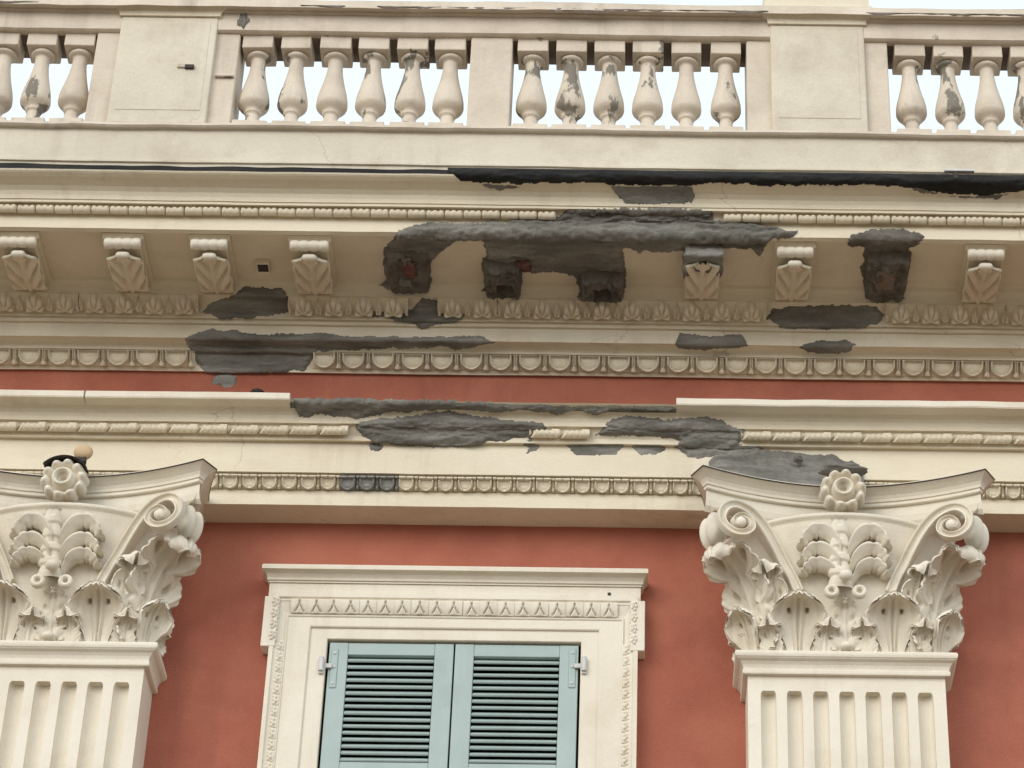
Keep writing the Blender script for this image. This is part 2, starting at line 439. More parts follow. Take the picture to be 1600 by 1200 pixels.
def hf_waterleaf(u, v):
    a = abs(u)
    lens = exp(-(u / .10) ** 2 - ((v - .74) / .15) ** 4)
    leg = exp(-((a - .10 - .40 * max(0, .58 - v) ** 1.2 / .35) / .085) ** 2) * sstep(.08, .16, v) * sstep(.64, .56, v)
    return 0.85 + .15 * cos(pi * u) - 1.0 * max(lens, leg)
def hf_jamb(u, v):
    best = 0.12
    for cx_, cy_, rx, ry in ((-.35, .75, .34, .16), (.30, .85, .30, .14), (.45, .48, .34, .16), (-.40, .38, .30, .17), (.15, .18, .42, .14), (-.1, .56, .22, .14)):
        d = ((u - cx_) / rx) ** 2 + ((v - cy_) / ry) ** 2
        if d < 1: best = max(best, 0.2 + 0.8 * sqrt(1 - d))
    return best

def run_tiles(name, me, parent, px0, row, proj, pitch, loc, polys=None, phase=0.0, width=None, x_lo=XL, x_hi=XR, skip=None, grey=None):
    y, z = loc
    x0 = ux(px0, row, proj) + phase * pitch
    k0 = math.ceil((x_lo - x0) / pitch); k1 = math.floor((x_hi - x0) / pitch)
    for k in range(k0, k1 + 1):
        x = x0 + k * pitch
        if polys and cover(polys, x, width or pitch, -proj, z + 0.02): continue
        if skip and skip(x): continue
        o = put(name, me, parent, (x + random.uniform(-.0015, .0015), y + random.uniform(-.002, .002), z + random.uniform(-.001, .001)), (radians(random.uniform(-1, 1)), radians(random.uniform(-.5, .5)), radians(random.uniform(-1.2, 1.2))))
        if grey and cover([grey], x, width or pitch, -proj, z + 0.05):
            o.material_slots[0].link = 'OBJECT'; o.material_slots[0].material = M['mortar_pale']

# ================================================================== THE SETTING
vv, ff = loft([[(-400, -400, 0), (400, -400, 0)], [(-400, 400, 0), (400, 400, 0)]], cap=False)
tag(put('piazza_ground', mesh('piazza_ground', vv, ff, M['paving'])), kind='structure')

# ------------------------------------------------------------------ levels
Z_ARCH_BOT = uz(784, .18)
Z_TOP = uz(252, .84)

# ================================================================== WALL
def shutter_px(px, row): return ux(px, row, 0.0)
WX0, WX1 = ux(508, 1040, 0.05), ux(907, 1044, 0.05)
WZ1 = unproj(700, 1000, 0.05).z
WZ0 = WZ1 - 2.25
wall = empty('facade_wall', ((XL + XR) / 2, 0, 0), 'terracotta red rendered wall around the shuttered window, between the pilasters', 'wall')
bm = bmesh.new()
TT = 0.45
for (a, b, c, d) in ((XL, WX0, 0, Z_TOP - .3), (WX1, XR, 0, Z_TOP - .3), (WX0, WX1, 0, WZ0), (WX0, WX1, WZ1, Z_TOP - .3)):
    box_bm(bm, a, b, 0, TT, c, d)
bmesh.ops.remove_doubles(bm, verts=bm.verts, dist=1e-5)
me = bm_mesh('plaster', bm, M['red'])
put('plaster', me, wall, (0, 0, 0))
# frieze strip (red band between architrave and cornice)
zfa, zfb = uz(608, .42) - .06, uz(578, .18) + .03
vv, ff = extrude_profile([(0.02, zfa), (-.18, zfa), (-.18, (zfa + zfb) / 2), (-.18, zfb), (0.02, zfb)], XL, XR, 0.1, 0.6)
put('frieze', mesh('frieze', vv, ff, M['red']), wall)
box('room_back', WX0 - .5, WX1 + .5, TT + .01, TT + .05, WZ0 - .5, WZ1 + .5, M['dark'], wall, 0)
box('window_sash', WX0 + .002, WX1 - .002, .085, .12, WZ0 + .002, WZ1 - .002, M['dark'], wall, 0)

# ================================================================== ARCHITRAVE
arch = empty('architrave', ((XL + XR) / 2, 0, Z_ARCH_BOT), 'cream moulded architrave band resting on the two pilaster capitals, patched with grey mortar', 'architrave')
def PR(lst): return [(-p, uz(r, p)) for r, p in lst]
A_base = PR([(784, .18), (762, .18), (761, .172), (740, .198), (735, .215), (733, .237), (686, .235), (682.5, .262), (676.5, .262), (675, .262), (660, .288), (657, .296),
             (656, .31), (650, .313), (644, .319), (638, .330), (632, .348), (627, .368), (622, .390), (619.5, .398)])
zt = A_base[-1][1]
A_full = [(0.02, Z_ARCH_BOT)] + A_base + [(0.02, zt + .001)]
vv, ff = extrude_profile(A_full, XL, XR)
put('moulding_run', mesh('moulding_run', vv, ff, M['cream']), arch)
# crowning fillet: broken away between two points
def fillet_piece(pa, pb, lift=0.0):
    xa, xb = ux(pa, 612, .42), ux(pb, 625, .42)
    z0 = uz(619.5, .42); z1 = uz(608.5, .42)
    v_, f_ = extrude_profile([(-.15, z0), (-.42, z0 - .001), (-.424, z0 + .006), (-.422, z1 - .006), (-.415, z1), (-.15, z1 + .01)], xa, xb, 0.05, 1.6)
    o = put('crown_fillet', mesh('crown_fillet', v_, f_, M['white']), arch)
fillet_piece(-330, 129); fillet_piece(134, 452); fillet_piece(1057, 1930)
# ragged core left where the fillet broke off
zc0 = uz(620, .40); xa, xb = ux(452, 618, .42), ux(1057, 630, .42)
vv, ff = [], []
nx = 160
for i in range(nx + 1):
    x = xa + (xb - xa) * i / nx
    a = .365 + .02 * noise.noise((x * 5, 0, 2)) + .018 * noise.noise((x * 19, 0, 5)); hh = .02 + .012 * noise.noise((x * 6, 3, 1)) + .012 * noise.noise((x * 21, 3, 1))
    for (y, z) in ((-.17, zc0 - .02), (-a - .01, zc0 - .012), (-a, zc0 + hh * .6), (-a + .05, zc0 + hh), (-.17, zc0 + hh + .02)): vv.append((x, y, z))
for i in range(nx):
    for j in range(4):
        a = i * 5 + j; ff.append((a, a + 5, a + 6, a + 1))
put('broken_core', mesh('broken_core', vv, ff, M['mortar'], True), arch)

# small egg and dart
P_S = 0.1066
def pitch_of(pxa, pxb, n, row, proj): return (ux(pxb, row, proj) - ux(pxa, row, proj)) / n
s_pitch = pitch_of(421, 1066, 21, 750, .2)      # replaced below by measured pitch
s_pitch = pitch_of(400 + 85 / 4, 400 + 1430 / 4, 11, 750, .2)
p0, p1 = (-.180, uz(761, .18)), (-.214, uz(736.5, .214))
me_egg = tile_mesh('small_egg', s_pitch * .80, p0, p1, 0.006, 0.030, hf_egg_small, 22, 18, M['cream'])
me_dart = tile_mesh('small_dart', s_pitch * .22, p0, p1, 0.004, 0.026, hf_dart_small, 8, 18, M['cream'])
inpatch = ARCH_PATCH[:7]
run_tiles('small_egg', me_egg, arch, 400 + 85 / 4, 750, .2, s_pitch, p0, inpatch, grey=ARCH_PATCH[7])
run_tiles('small_dart', me_dart, arch, 400 + 85 / 4, 750, .2, s_pitch, p0, inpatch, 0.5, grey=ARCH_PATCH[7])
# ribbon of slanting leaves
r_pitch = pitch_of(1200 + 20 / 4, 1200 + 1335 / 4, 7, 670, .28)
p0, p1 = (-.264, uz(675, .264)), (-.292, uz(659, .292))
me_rib = tile_mesh('ribbon_leaf', r_pitch * 1.0, p0, p1, 0.008, 0.034, hf_ribbon, 40, 16, M['cream'], True)
run_tiles('ribbon_leaf', me_rib, arch, 1200 + 110 / 4, 682, .28, r_pitch, p0, ARCH_PATCH)
A_line = [(0.0, Z_ARCH_BOT)] + A_base
A_crown = A_base + [(-.405, zt + .004), (-.40, zt + .03)]
for k, pl in enumerate(ARCH_PATCH):
    if k == 7: continue
    th, rg = (0.015, 0.008) if k in (0, 1, 4) else (0.005, 0.003)
    make_patch('mortar_patch', A_crown if k in (0, 1, 4) else A_line, pl, M['mortar'], arch, th, rg, k + 1)
# heap of mortar above the right capital, bridging fascia and abacus
# (a lump with real depth, standing on the abacus)

# ================================================================== CORNICE
C_low = PR([(578, .18), (577, .20), (572, .20), (571, .198), (546, .238), (544, .262), (540, .265), (536, .272), (532, .287), (528.5, .310), (526, .330), (525, .337),
            (504, .335), (501.5, .352), (495, .352), (493.5, .37), (488, .37), (486, .372), (484, .372), (470, .41), (458, .455), (457, .478), (454, .478), (450, .482), (446, .489), (442, .499), (439, .509), (437, .514)])
zS = uz(358, .93) + 0.004
pS = proj_for(432, zS)
C_sof = [(-pS, zS - 0.004), (-pS - .006, zS), (-.915, zS), (-.918, zS - .012)]
C_up = PR([(357, .938), (356, .942), (335, .940), (334, .948), (333, .948), (320, .968), (318, .988), (316, 1.004), (312, 1.004), (311, 1.010), (305, 1.013), (298, 1.021), (290, 1.040), (282, 1.068), (276, 1.092), (270, 1.112), (267, 1.120), (264.5, 1.124)])
zC = C_up[-1][1]
C_base = C_low + C_sof + C_up
print('soffit proj', pS, 'cornice z', [round(p[1], 3) for p in C_base])
corn = empty('cornice', ((XL + XR) / 2, 0, C_low[0][1]), 'cream bracketed roof cornice with broken grey patched stretch, under the balustrade', 'cornice')
PB, PL, PP, PRl, PC = .84, .872, .862, .852, .735
zPb = uz(253, PB)
C_full = [(0.05, C_low[0][1])] + C_base + [(-1.0, zC + .004), (0.05, zC + .01)]
vv, ff = extrude_profile(C_full, XL, XR)
put('moulding_run', mesh('moulding_run', vv, ff, M['cream']), corn)
# black membrane edge on top of the cornice
zb0, zb1 = zC + .002, uz(255.5, 1.105)
xm_ = ux(700, 260, 1.1)
zbl = uz(258.5, 1.11)
vv, ff = extrude_profile([(-.9, zb0), (-1.112, zb0), (-1.112, zbl), (-.86, zbl + .01)], XL, xm_, 0.022, 3.0)
put('membrane_edge', mesh('membrane_edge', vv, ff, M['black']), corn)
vv, ff = extrude_profile([(-.9, zb0), (-1.112, zb0), (-1.112, zb1), (-.86, zb1 + .02)], xm_, XR, 0.05, 0.8)
put('membrane_edge', mesh('membrane_edge', vv, ff, M['black']), corn)
# egg and dart
e_pitch = pitch_of(800 + 25 / 4, 800 + 1495 / 4, 8, 560, .23)
p0, p1 = (-.204, uz(571.5, .204)), (-.252, uz(545, .252))
me_egg = tile_mesh('egg', e_pitch * .80, p0, p1, 0.008, 0.038, hf_egg, 32, 22, M['cream'])
me_dart = tile_mesh('dart', e_pitch * .235, p0, p1, 0.006, 0.036, hf_dart, 14, 22, M['cream'])
run_tiles('egg', me_egg, corn, 800 + 116 / 4, 560, .23, e_pitch, p0, CORN_PATCH2)
run_tiles('dart', me_dart, corn, 800 + 116 / 4, 560, .23, e_pitch, p0, CORN_PATCH2, 0.5)
# acanthus leaf moulding
l_pitch = pitch_of(800 + 190 / 4, 800 + 1310 / 4, 6, 480, .43)
p0, p1 = (-.378, uz(484.5, .378)), (-.474, uz(457.5, .474))
me_ac = tile_mesh('acanthus_leaf', l_pitch * 1.0, p0, p1, 0.004, 0.050, hf_acanthus, 48, 24, M['cream'], True)
run_tiles('acanthus_leaf', me_ac, corn, 800 + 190 / 4, 480, .43, l_pitch, p0, CORN_PATCH2)
# rolled leaf moulding under the cyma
u_pitch = pitch_of(55 / 4, 1505 / 4, 12.5, 330, .96)
u_pitch = pitch_of(800 + 50 / 4, 800 + 165 / 4, 1, 334, .96)
u_pitch = pitch_of(110 / 4, 1505 / 4, 12, 326, .96)
p0, p1 = (-.950, uz(334, .950)), (-.982, uz(318.5, .982))
me_up = tile_mesh('rolled_leaf', u_pitch, p0, p1, 0.006, 0.024, hf_roll, 26, 14, M['cream'], True)
run_tiles('rolled_leaf', me_up, corn, 168 / 4, 326, .96, u_pitch, p0, CORN_PATCH)

C_line = C_base
kk = 20
for k, pl in enumerate(CORN_PATCH):
    make_patch('mortar_patch', C_line, pl, M['mortar'] if k == 0 else M['mortar_dark'], corn, 0.020 if k == 0 else 0.010, 0.012 if k == 0 else 0.008, kk + k, jag=4.5, sm=2)
for k, pl in enumerate(CORN_PATCH2):
    make_patch('mortar_patch', C_line, pl, M['mortar'], corn, 0.011, 0.005, kk + 10 + k, sm=1)
for k, pl in enumerate(CYMA_PATCH):
    make_patch('mortar_patch', C_line, pl, M['mortar'], corn, 0.006, 0.003, kk + 20 + k)
for k, pl in enumerate(BLACK_PATCH):
    make_patch('torn_membrane', C_line + [(-1.126, zC + .004), (-1.120, zb1 - .004)], pl, M['black'], corn, 0.008, 0.006, kk + 30 + k, jag=5, sm=1)

q_ = unproj(1499, 266, 1.135); box('steel_plate', q_.x - .075, q_.x + .075, q_.y - .004, q_.y + .02, q_.z - .006, q_.z + .006, M['galv'], corn, .002)
box('steel_plate', q_.x - .03, q_.x - .01, q_.y - .002, q_.y + .02, q_.z - .05, q_.z - .007, M['lead_hole_shade'], corn, .002)
# ------------------------------------------------------------------ modillions
def strip_solid(side, w, nx_=6, smooth=False, name='body', m=None, fx=None):
    """extrude a closed side outline [(y,z)] across x"""
    rings = []
    for i in range(nx_ + 1):
        x = -w / 2 + w * i / nx_
        rings.append([(x * (fx(y, z) if fx else 1), y, z) for (y, z) in side])
    v_, f_ = loft(rings, True, True)
    me_ = mesh(name, v_, f_, m)
    return me_
MOD_B, MOD_F = -(pS - .035), -.885      # back and front
def mod_bottom(y):                       # hanging S-curve of the underside
    t = (y - MOD_F) / (MOD_B - MOD_F)
    return zS - 0.056 - 0.022 * sin(pi * min(1, t * 1.05)) - 0.006 * t
side = [(MOD_B, zS + .01), (MOD_F + .02, zS + .01)]
n_ = 12
side += [(MOD_F + .02 + (MOD_B - MOD_F - .02) * i / n_, mod_bottom(MOD_F + .02 + (MOD_B - MOD_F - .02) * i / n_) + .012) for i in range(n_ + 1)]
mw = 0.178
me_mbody = strip_solid(side, mw * .93, 2, name='modillion_body', m=M['cream'])
# front roll with four scallops
def roll_mesh(w, r, cy_, cz_, name):
    rings = []; n = 24; k = 18
    for i in range(n + 1):
        u = i / n; x = -w / 2 + w * u
        rr = r * (1 - 0.10 * abs(sin(4 * pi * u)) ** 0.5 * 0 - 0.16 * (abs(cos(4 * pi * u)) ** 6))
        if i in (0, n): rr = r * .8
        rings.append([(x, cy_ + rr * cos(2 * pi * j / k), cz_ + rr * sin(2 * pi * j / k)) for j in range(k)])
    v_, f_ = loft(rings, True, True)
    return mesh(name, v_, f_, M['white'], True)
me_mroll = roll_mesh(mw * 1.03, 0.029, MOD_F + .012, zS - .046, 'scroll')
# acanthus leaf hugging the underside, tip curling forward
TIPY = MOD_F + .047
def mod_leaf():
    v_, f_ = [], []; ns_, nt_ = 40, 32
    for i in range(ns_ + 1):
        s = i / ns_
        y = MOD_B - .004 + (TIPY - MOD_B) * s; zb = mod_bottom(y)
        hw = mw / 2 * (1.0 - .03 * abs(sin(9 * s)))
        k = sstep(.92, .998, s); hw_tip = .030
        for j in range(nt_ + 1):
            t = -1 + 2 * j / nt_; at = abs(t)
            x = t * (hw * (1 - k) + hw_tip * k)
            rib = 0.010 * exp(-(t / .09) ** 2) - .005 * exp(-((at - .2) / .07) ** 2)
            ph = (2.6 * s - 1.5 * at)
            vein = (.012 - .030 * exp(-(((ph % 1.0) - .5) / .15) ** 2)) * min(1, at * 2.4) * sstep(.02, .12, s)
            curl = 0.022 * sstep(.74, 1.0, s)
            e = 0.016 if at > .99 or i == 0 else 0
            v_.append((x, y, zb - .012 - rib - vein - curl + e))
    for i in range(ns_):
        for j in range(nt_):
            a = i * (nt_ + 1) + j; f_.append((a, a + 1, a + nt_ + 2, a + nt_ + 1))
    return mesh('leaf', v_, f_, M['cream'], True)
me_mleaf = mod_leaf()
def curl_mesh():
    rings = []; n = 14; k = 14
    for i in range(n + 1):
        u = -1 + 2 * i / n; rr = 0.019 * sqrt(max(0.02, 1 - u ** 4))
        rings.append([(u * 0.037, TIPY + rr * 1.1 * cos(2 * pi * j / k), mod_bottom(TIPY) - .030 + rr * sin(2 * pi * j / k)) for j in range(k)])
    v_, f_ = loft(rings, True, True)
    return mesh('leaf_tip', v_, f_, M['white'], True)
me_mtip = curl_mesh()
capside = [(MOD_B, zS + .005), (MOD_F - .020, zS + .005), (MOD_F - .020, zS - .008), (MOD_F - .008, zS - .014), (MOD_F + .004, zS - .024), (MOD_B, zS - .024)]
me_mcap = strip_solid(capside, mw * 1.16, 2, name='cap_moulding', m=M['cream'])
def modillion(px, plain=False, wide=1.0, upper=True):
    x = ux(px, 410, .7)
    o = put('modillion', me_mbody, corn, (x, 0, 0), scale=(wide, 1, 1))
    if upper:
        put('cap_moulding', me_mcap, o, (x, 0, 0)); put('scroll', me_mroll, o, (x, 0, 0)); put('leaf_tip', me_mtip, o, (x, 0, 0))
    if not plain: put('leaf', me_mleaf, o, (x, 0, 0))
    return o
for px, pl, wd in ((38, False, 1), (200, False, 1), (334, False, 1), (489, False, 1.06), (1239, False, 1), (1533, False, 1), (-125, False, 1), (1682, False, 1)):
    modillion(px, pl, wd)
# broken ones: rough mortar stubs
def stub(px, w, y0, y1, h, m, hole=None, seed=0, name='broken_modillion'):
    x = ux(px, 420, .6); nx_, ny_ = 44, 52
    vv_, ff_, mi = [], [], []
    for j in range(ny_ + 1):
        y = y0 + (y1 - y0) * j / ny_; q = j / ny_
        for i in range(nx_ + 1):
            u = -1 + 2 * i / nx_; X = u * w / 2
            rag = .10 * noise.noise((y * 18, seed, 1)) + .06 * noise.noise((y * 55, seed, 4))
            edge = sstep(1.0, .80, abs(u) + rag) * sstep(0.0, .14 + .05 * noise.noise((X * 30, seed, 3)), q)
            d = h * edge * (1 + .35 * noise.noise((X * 14, y * 14, seed)) + .30 * noise.noise((X * 38, y * 38, seed + 2)) + .15 * noise.noise((X * 90, y * 90, seed + 5)))
            if hole:
                hx0, hx1, hy0, hy1 = hole
                if hx0 < X < hx1 and hy0 < y < hy1: d = .004
            vv_.append((X * (1 - .06 * q), y, zS + .004 - d - .012 * edge * q))
    for j in range(ny_):
        for i in range(nx_):
            a = j * (nx_ + 1) + i; ff_.append((a, a + 1, a + nx_ + 2, a + nx_ + 1))
    me_ = mesh(name, vv_, ff_, m, True)
    me_.materials.append(M['lead_hole_shade'])
    if hole:
        for p in me_.polygons:
            c = p.center
            if hole[0] < c.x / .95 < hole[1] and hole[2] < c.y < hole[3] and c.z > zS - .012: p.material_index = 1  # cavity faces get a dark colour for the shade inside the hole
    return put(name, me_, corn, (x, 0, 0))
yb = -pS + .03
b1 = stub(640, .24, -.82, yb, .050, M['mortar_dark'], None, 3)
b2 = stub(786, .21, -.74, yb, .070, M['mortar_dark'], (-.030, .055, -.60, -.525), 11)
b3 = stub(942, .25, -.66, yb, .085, M['mortar_dark'], (-.040, .045, -.585, -.500), 23)
b4 = stub(1383, .24, -.85, yb, .060, M['mortar_dark'], None, 31)
# half-surviving modillion: lower leaf kept
x = ux(1097, 410, .7)
o = put('modillion', me_mbody, corn, (x, 0, 0)); put('leaf', me_mleaf, o, (x, 0, 0))
bm = bmesh.new(); box_bm(bm, -.095, .095, -.895, -.72, zS - .090, zS + .01)
bmesh.ops.subdivide_edges(bm, edges=bm.edges, cuts=8, use_grid_fill=True)
for v in bm.verts:
    if v.co.z < zS: v.co += noise.noise_vector(v.co * 22) * .018
    if v.co.y > -.74: v.co.y += .05 * noise.noise((v.co.x * 25, 0, 7)) - 0.10 * (abs(v.co.x) < .035)
put('mortar_filling', bm_mesh('mortar_filling', bm, M['mortar'], True), o, (x, 0, 0))
# bricks showing in the broken ones
def brick_lump(px, row, proj, w, d, h, seed, par, m='brick'):
    p = unproj(px, row, proj)
    bm = bmesh.new(); box_bm(bm, -w / 2, w / 2, -d / 2, d / 2, -h / 2, h / 2)
    bmesh.ops.subdivide_edges(bm, edges=bm.edges, cuts=4, use_grid_fill=True)
    for v in bm.verts: v.co += noise.noise_vector((v.co.x * 40 + seed, v.co.y * 40, v.co.z * 40)) * .016
    put('brick', bm_mesh('brick', bm, M[m], True), par, (p.x, p.y, p.z))
def z_at(row, px, z): return proj_for(row, z, px)
brick_lump(639, 420, z_at(420, 640, zS - .055), .060, .10, .03, 1, b1)
brick_lump(636, 408, z_at(408, 636, zS - .05), .045, .04, .03, 8, b1, 'rubble')
brick_lump(634, 440, z_at(440, 634, zS - .06), .05, .05, .03, 2, b1, 'mortar')
brick_lump(818, 412, z_at(412, 818, zS - .02), .065, .06, .05, 3, b2)
brick_lump(1383, 438, z_at(438, 1383, zS - .06), .10, .17, .02, 4, b4, 'rubble')
# small vent box in the soffit
bx = unproj(412, 416, z_at(416, 412, zS - .01))
o = box('soffit_box', bx.x - .033, bx.x + .033, bx.y - .05, bx.y + .05, zS - .030, zS + .004, M['cream'], corn, .003)
box('vent_hole_shade', bx.x - .026, bx.x + .026, bx.y - .040, bx.y + .016, zS - .034, zS - .0295, M['lead_hole_shade'], o, 0)  # dark plate painted as the shade of the vent hole
# mortar dribble on the frieze
def lump(name, px, row, proj, rx, ry, rz, m, par, seed=0, amp=.3, f=14):
    p = unproj(px, row, proj)
    bm = bmesh.new(); bmesh.ops.create_icosphere(bm, subdivisions=4, radius=1)
    for v in bm.verts:
        k = 1 + amp * noise.noise((v.co.x * 1.7 + seed, v.co.y * 1.7, v.co.z * 1.7)) + amp * .4 * noise.noise((v.co.x * 5 + seed, v.co.y * 5, v.co.z * 5))
        v.co = Vector((v.co.x * rx * k, v.co.y * ry * k, v.co.z * rz * k))
    return put(name, bm_mesh(name, bm, m, True), par, (p.x, p.y, p.z))
lump('mortar_dab', 352, 594, .178, .058, .008, .042, M['mortar'], corn, 4, .45)
lump('mortar_dab', 402, 612, .40, .035, .02, .014, M['lead_hole_shade'], arch, 9)

# ================================================================== PARAPET AND BALUSTRADE
bal = empty('roof_balustrade', ((XL + XR) / 2, -.85, uz(253, PB)), 'weathered pinkish stone balustrade with chipped vase balusters along the roof edge', 'balustrade')
zl1 = uz(187.5, PL); zwl = uz(193.5, PL)
vv, ff = extrude_profile([(-.2, zC - .05), (-PB, zC - .05), (-PB, zPb - .001), (-PB - .012, zPb), (-PB - .012, zPb + .012), (-PB, zPb + .016), (-PB, zwl - .01), (-PB - .004, zwl - .003), (-.2, zwl)], XL, XR, .06, 1.3)
put('parapet_band', mesh('parapet_band', vv, ff, M['worn_band']), bal)
vv, ff = extrude_profile([(-.3, zwl - .004), (-PL + .008, zwl - .004), (-PL - .002, zwl + .004), (-PL, zl1 - .006), (-PL + .01, zl1), (-.3, zl1 + .002)], XL, XR, .05, 2.2)
put('ledge_slab', mesh('ledge_slab', vv, ff, M['worn']), bal)
zr0 = uz(52, .812); z_r2 = uz(19, PRl)
vv, ff = extrude_profile([(-.61, zr0), (-PRl + .012, zr0 - .0), (-PRl, zr0 + .006), (-PRl - .002, z_r2), (-.61, z_r2)], XL, XR, .06, 1.5)
put('rail_beam', mesh('rail_beam', vv, ff, M['worn']), bal)
z_t = uz(3, PRl + .065)
vv, ff = extrude_profile([(-.56, z_r2 + .001), (-PRl - .004, z_r2 + .001), (-PRl - .016, z_r2 + .008), (-PRl - .020, z_r2 + .03), (-PRl - .043, z_r2 + .045), (-PRl - .058, z_r2 + .06), (-PRl - .063, z_t - .012), (-PRl - .055, z_t), (-.56, z_t + .02)], XL, XR, .04, 2.6)
put('coping', mesh('coping', vv, ff, M['worn']), bal)
put('rail_shade_slab', mesh('rail_shade_slab', *extrude_profile([(-.612, zr0 - .004), (-PRl + .055, zr0 - .004), (-PRl + .053, zr0 + .002), (-.612, zr0 + .002)], XL, XR, .1, .3), M['lichen_shade']), bal)  # added dark slab: shade under the rail put in as colour
# dark lichen crust along the top edge of the coping, in patches
def crust(pa, pb, hmax, seed):
    xa_, xb_ = ux(pa, 10, .9), ux(pb, 10, .9); n = max(8, int((xb_ - xa_) / .012)); vv_, ff_ = [], []
    for i in range(n + 1):
        x_ = xa_ + (xb_ - xa_) * i / n
        e = sstep(0, .12, i / n) * sstep(1, .88, i / n)
        hh = hmax * e * max(0.05, .45 + .9 * noise.noise((x_ * 7, seed, 0)) + .5 * noise.noise((x_ * 28, seed, 0)))
        yf = -PRl - .066 - .004 * noise.noise((x_ * 20, seed, 9))
        for y_, z_ in ((yf + .002, z_t - hh), (yf, z_t - hh * .5), (yf, z_t), (yf + .014, z_t + .006 + .006 * noise.noise((x_ * 30, 2, seed))), (-.56, z_t + .026)): vv_.append((x_, y_, z_))
    for i in range(n):
        for j_ in range(4):
            a = i * 5 + j_; ff_.append((a, a + 5, a + 6, a + 1))
    put('lichen_crust', mesh('lichen_crust', vv_, ff_, M['lichen_shade'], True), bal)
for k, (a, b, h_) in enumerate(((470, 540, .018), (590, 690, .020), (700, 850, .030), (850, 1010, .045), (1005, 1200, .026), (1352, 1440, .018), (1430, 1700, .016), (-200, 60, .012))): crust(a, b, h_, k * 3.1)
# balusters
hb = zr0 - zl1
bw = 0.162
def fz(row, proj): return uz(row, proj) - zl1          # height above the ledge of a photo row (column 100)
z_belly, z_tuck, z_pl, z_neck, z_cap = fz(160.5, PC), fz(180, PC), fz(183, PC + .09), fz(98, PC), fz(69.5, PC + bw / 2)
prof = [(z_pl - .002, .030), (z_pl + .001, .047), (z_pl + .012, .048), (z_pl + .02, .044), (z_tuck - .006, .036), (z_tuck, .034), (z_tuck + .012, .036), (z_tuck + .016, .043), (z_tuck + .026, .045), (z_tuck + .030, .042)]
for q, r in ((.22, .054), (.42, .068), (.66, .078), (.85, .0815), (1.0, .082)): prof.append((z_tuck + .030 + (z_belly - z_tuck - .030) * q, r))
for q, r in ((.12, .080), (.25, .074), (.40, .064), (.55, .055), (.70, .047), (.85, .041), (1.0, .0385)): prof.append((z_belly + (z_neck - z_belly) * q, r))
zz_ = (z_cap - z_neck)
for q, r in ((.25, .039), (.40, .041), (.46, .052), (.55, .060), (.70, .065), (.82, .062), (.90, .055), (1.0, .054)): prof.append((z_neck + zz_ * q, r))
rings = [[(r * cos(2 * pi * j_ / 28), r * sin(2 * pi * j_ / 28), z_) for j_ in range(28)] for z_, r in prof]
v_, f_ = loft(rings, True, True)
me_vase = mesh('vase', v_, f_, M['worn'], True)
bm = bmesh.new(); box_bm(bm, -bw / 2, bw / 2, -bw / 2, bw / 2, z_cap - .002, hb + .004, .006); me_bcap = bm_mesh('cap_block', bm, M['worn'])
bm = bmesh.new(); box_bm(bm, -.090, .090, -.090, .090, -.003, z_pl, .006); me_bpl = bm_mesh('plinth', bm, M['worn'])
print('baluster', hb, z_pl, z_tuck, z_belly, z_neck, z_cap)
for px in [-118, -57, 4, 64, 123] + [403, 463, 524, 584, 645, 704] + [833, 893, 953, 1013, 1073, 1134] + [1421, 1481, 1542, 1602, 1663]:
    x = ux(px, 70, PC + .08)
    a = random.uniform(-.03, .03); rz = random.uniform(0, 6)
    kq = random.uniform(.975, 1.02)
    o = put('baluster', me_vase, bal, (x, -PC, zl1), (0, 0, rz), (kq, kq, 1))
    o2 = put('cap_block', me_bcap, o, (x, -PC, zl1)); o2.rotation_euler = (0, 0, -rz + a)
    o3 = put('plinth', me_bpl, o, (x, -PC, zl1)); o3.rotation_euler = (0, 0, -rz - a)
    if px in (64, 403, 463, 584, 645, 833, 893, 953, 1013, 1134, 1421, 1481, 1602):
        for q in (o, o2) if px in (645, 1013) else (o,):
            q.material_slots[0].link = 'OBJECT'; q.material_slots[0].material = M['chipped']
# piers and pedestals
def pier(name, pa, pb, proj, bev=.008):
    xa_, xb_ = ux(pa, 70, proj), ux(pb, 70, proj)
    return box(name, xa_, xb_, -proj, -.60, zl1 - .002, zr0 + .003, M['worn'], bal, bev)
pier('pier', 736, 801, .825)
for a, b in ((150, 200), (330, 374), (1166, 1215), (1340, 1386)): pier('half_pier', a, b, .825)
def pedestal(pa, pb):
    xa_, xb_ = ux(pa, 30, PP), ux(pb, 30, PP); xm = (xa_ + xb_) / 2
    zcap = uz(24, PP); fp = PP - .002
    o = box('pedestal', xa_, xb_, -fp, -.50, zl1 - .003, zcap, M['worn_band'], bal, .008)
    bm = bmesh.new(); w2 = (xb_ - xa_) / 2
    box_bm(bm, -w2 + .035, w2 - .035, -.003, .012, .085, zcap - zl1 - .04, .003)
    put('panel', bm_mesh('panel', bm, M['worn_band']), o, (xm, -fp, zl1))
    rings = []
    for (off, z) in ((-.01, zcap), (.012, zcap), (.016, zcap + .03), (.04, zcap + .05), (.045, zcap + .10), (.03, zcap + .115), (.03, zcap + .28), (-.02, zcap + .29)):
        rings.append([(xa_ - off - xm, -.45, z - zcap), (xa_ - off - xm, -fp - off, z - zcap), (xb_ + off - xm, -fp - off, z - zcap), (xb_ + off - xm, -.45, z - zcap)])
    v_, f_ = loft(rings, True, True)
    put('pedestal_cap', mesh('pedestal_cap', v_, f_, M['cream']), o, (xm, 0, zcap))
    return o
pL = pedestal(190, 341); pR = pedestal(1203, 1349)
h = unproj(289, 102, PP + .010); box('socket', h.x - .040, h.x + .012, h.y - .002, h.y + .01, h.z - .012, h.z + .012, M['worn'], pL, .003)
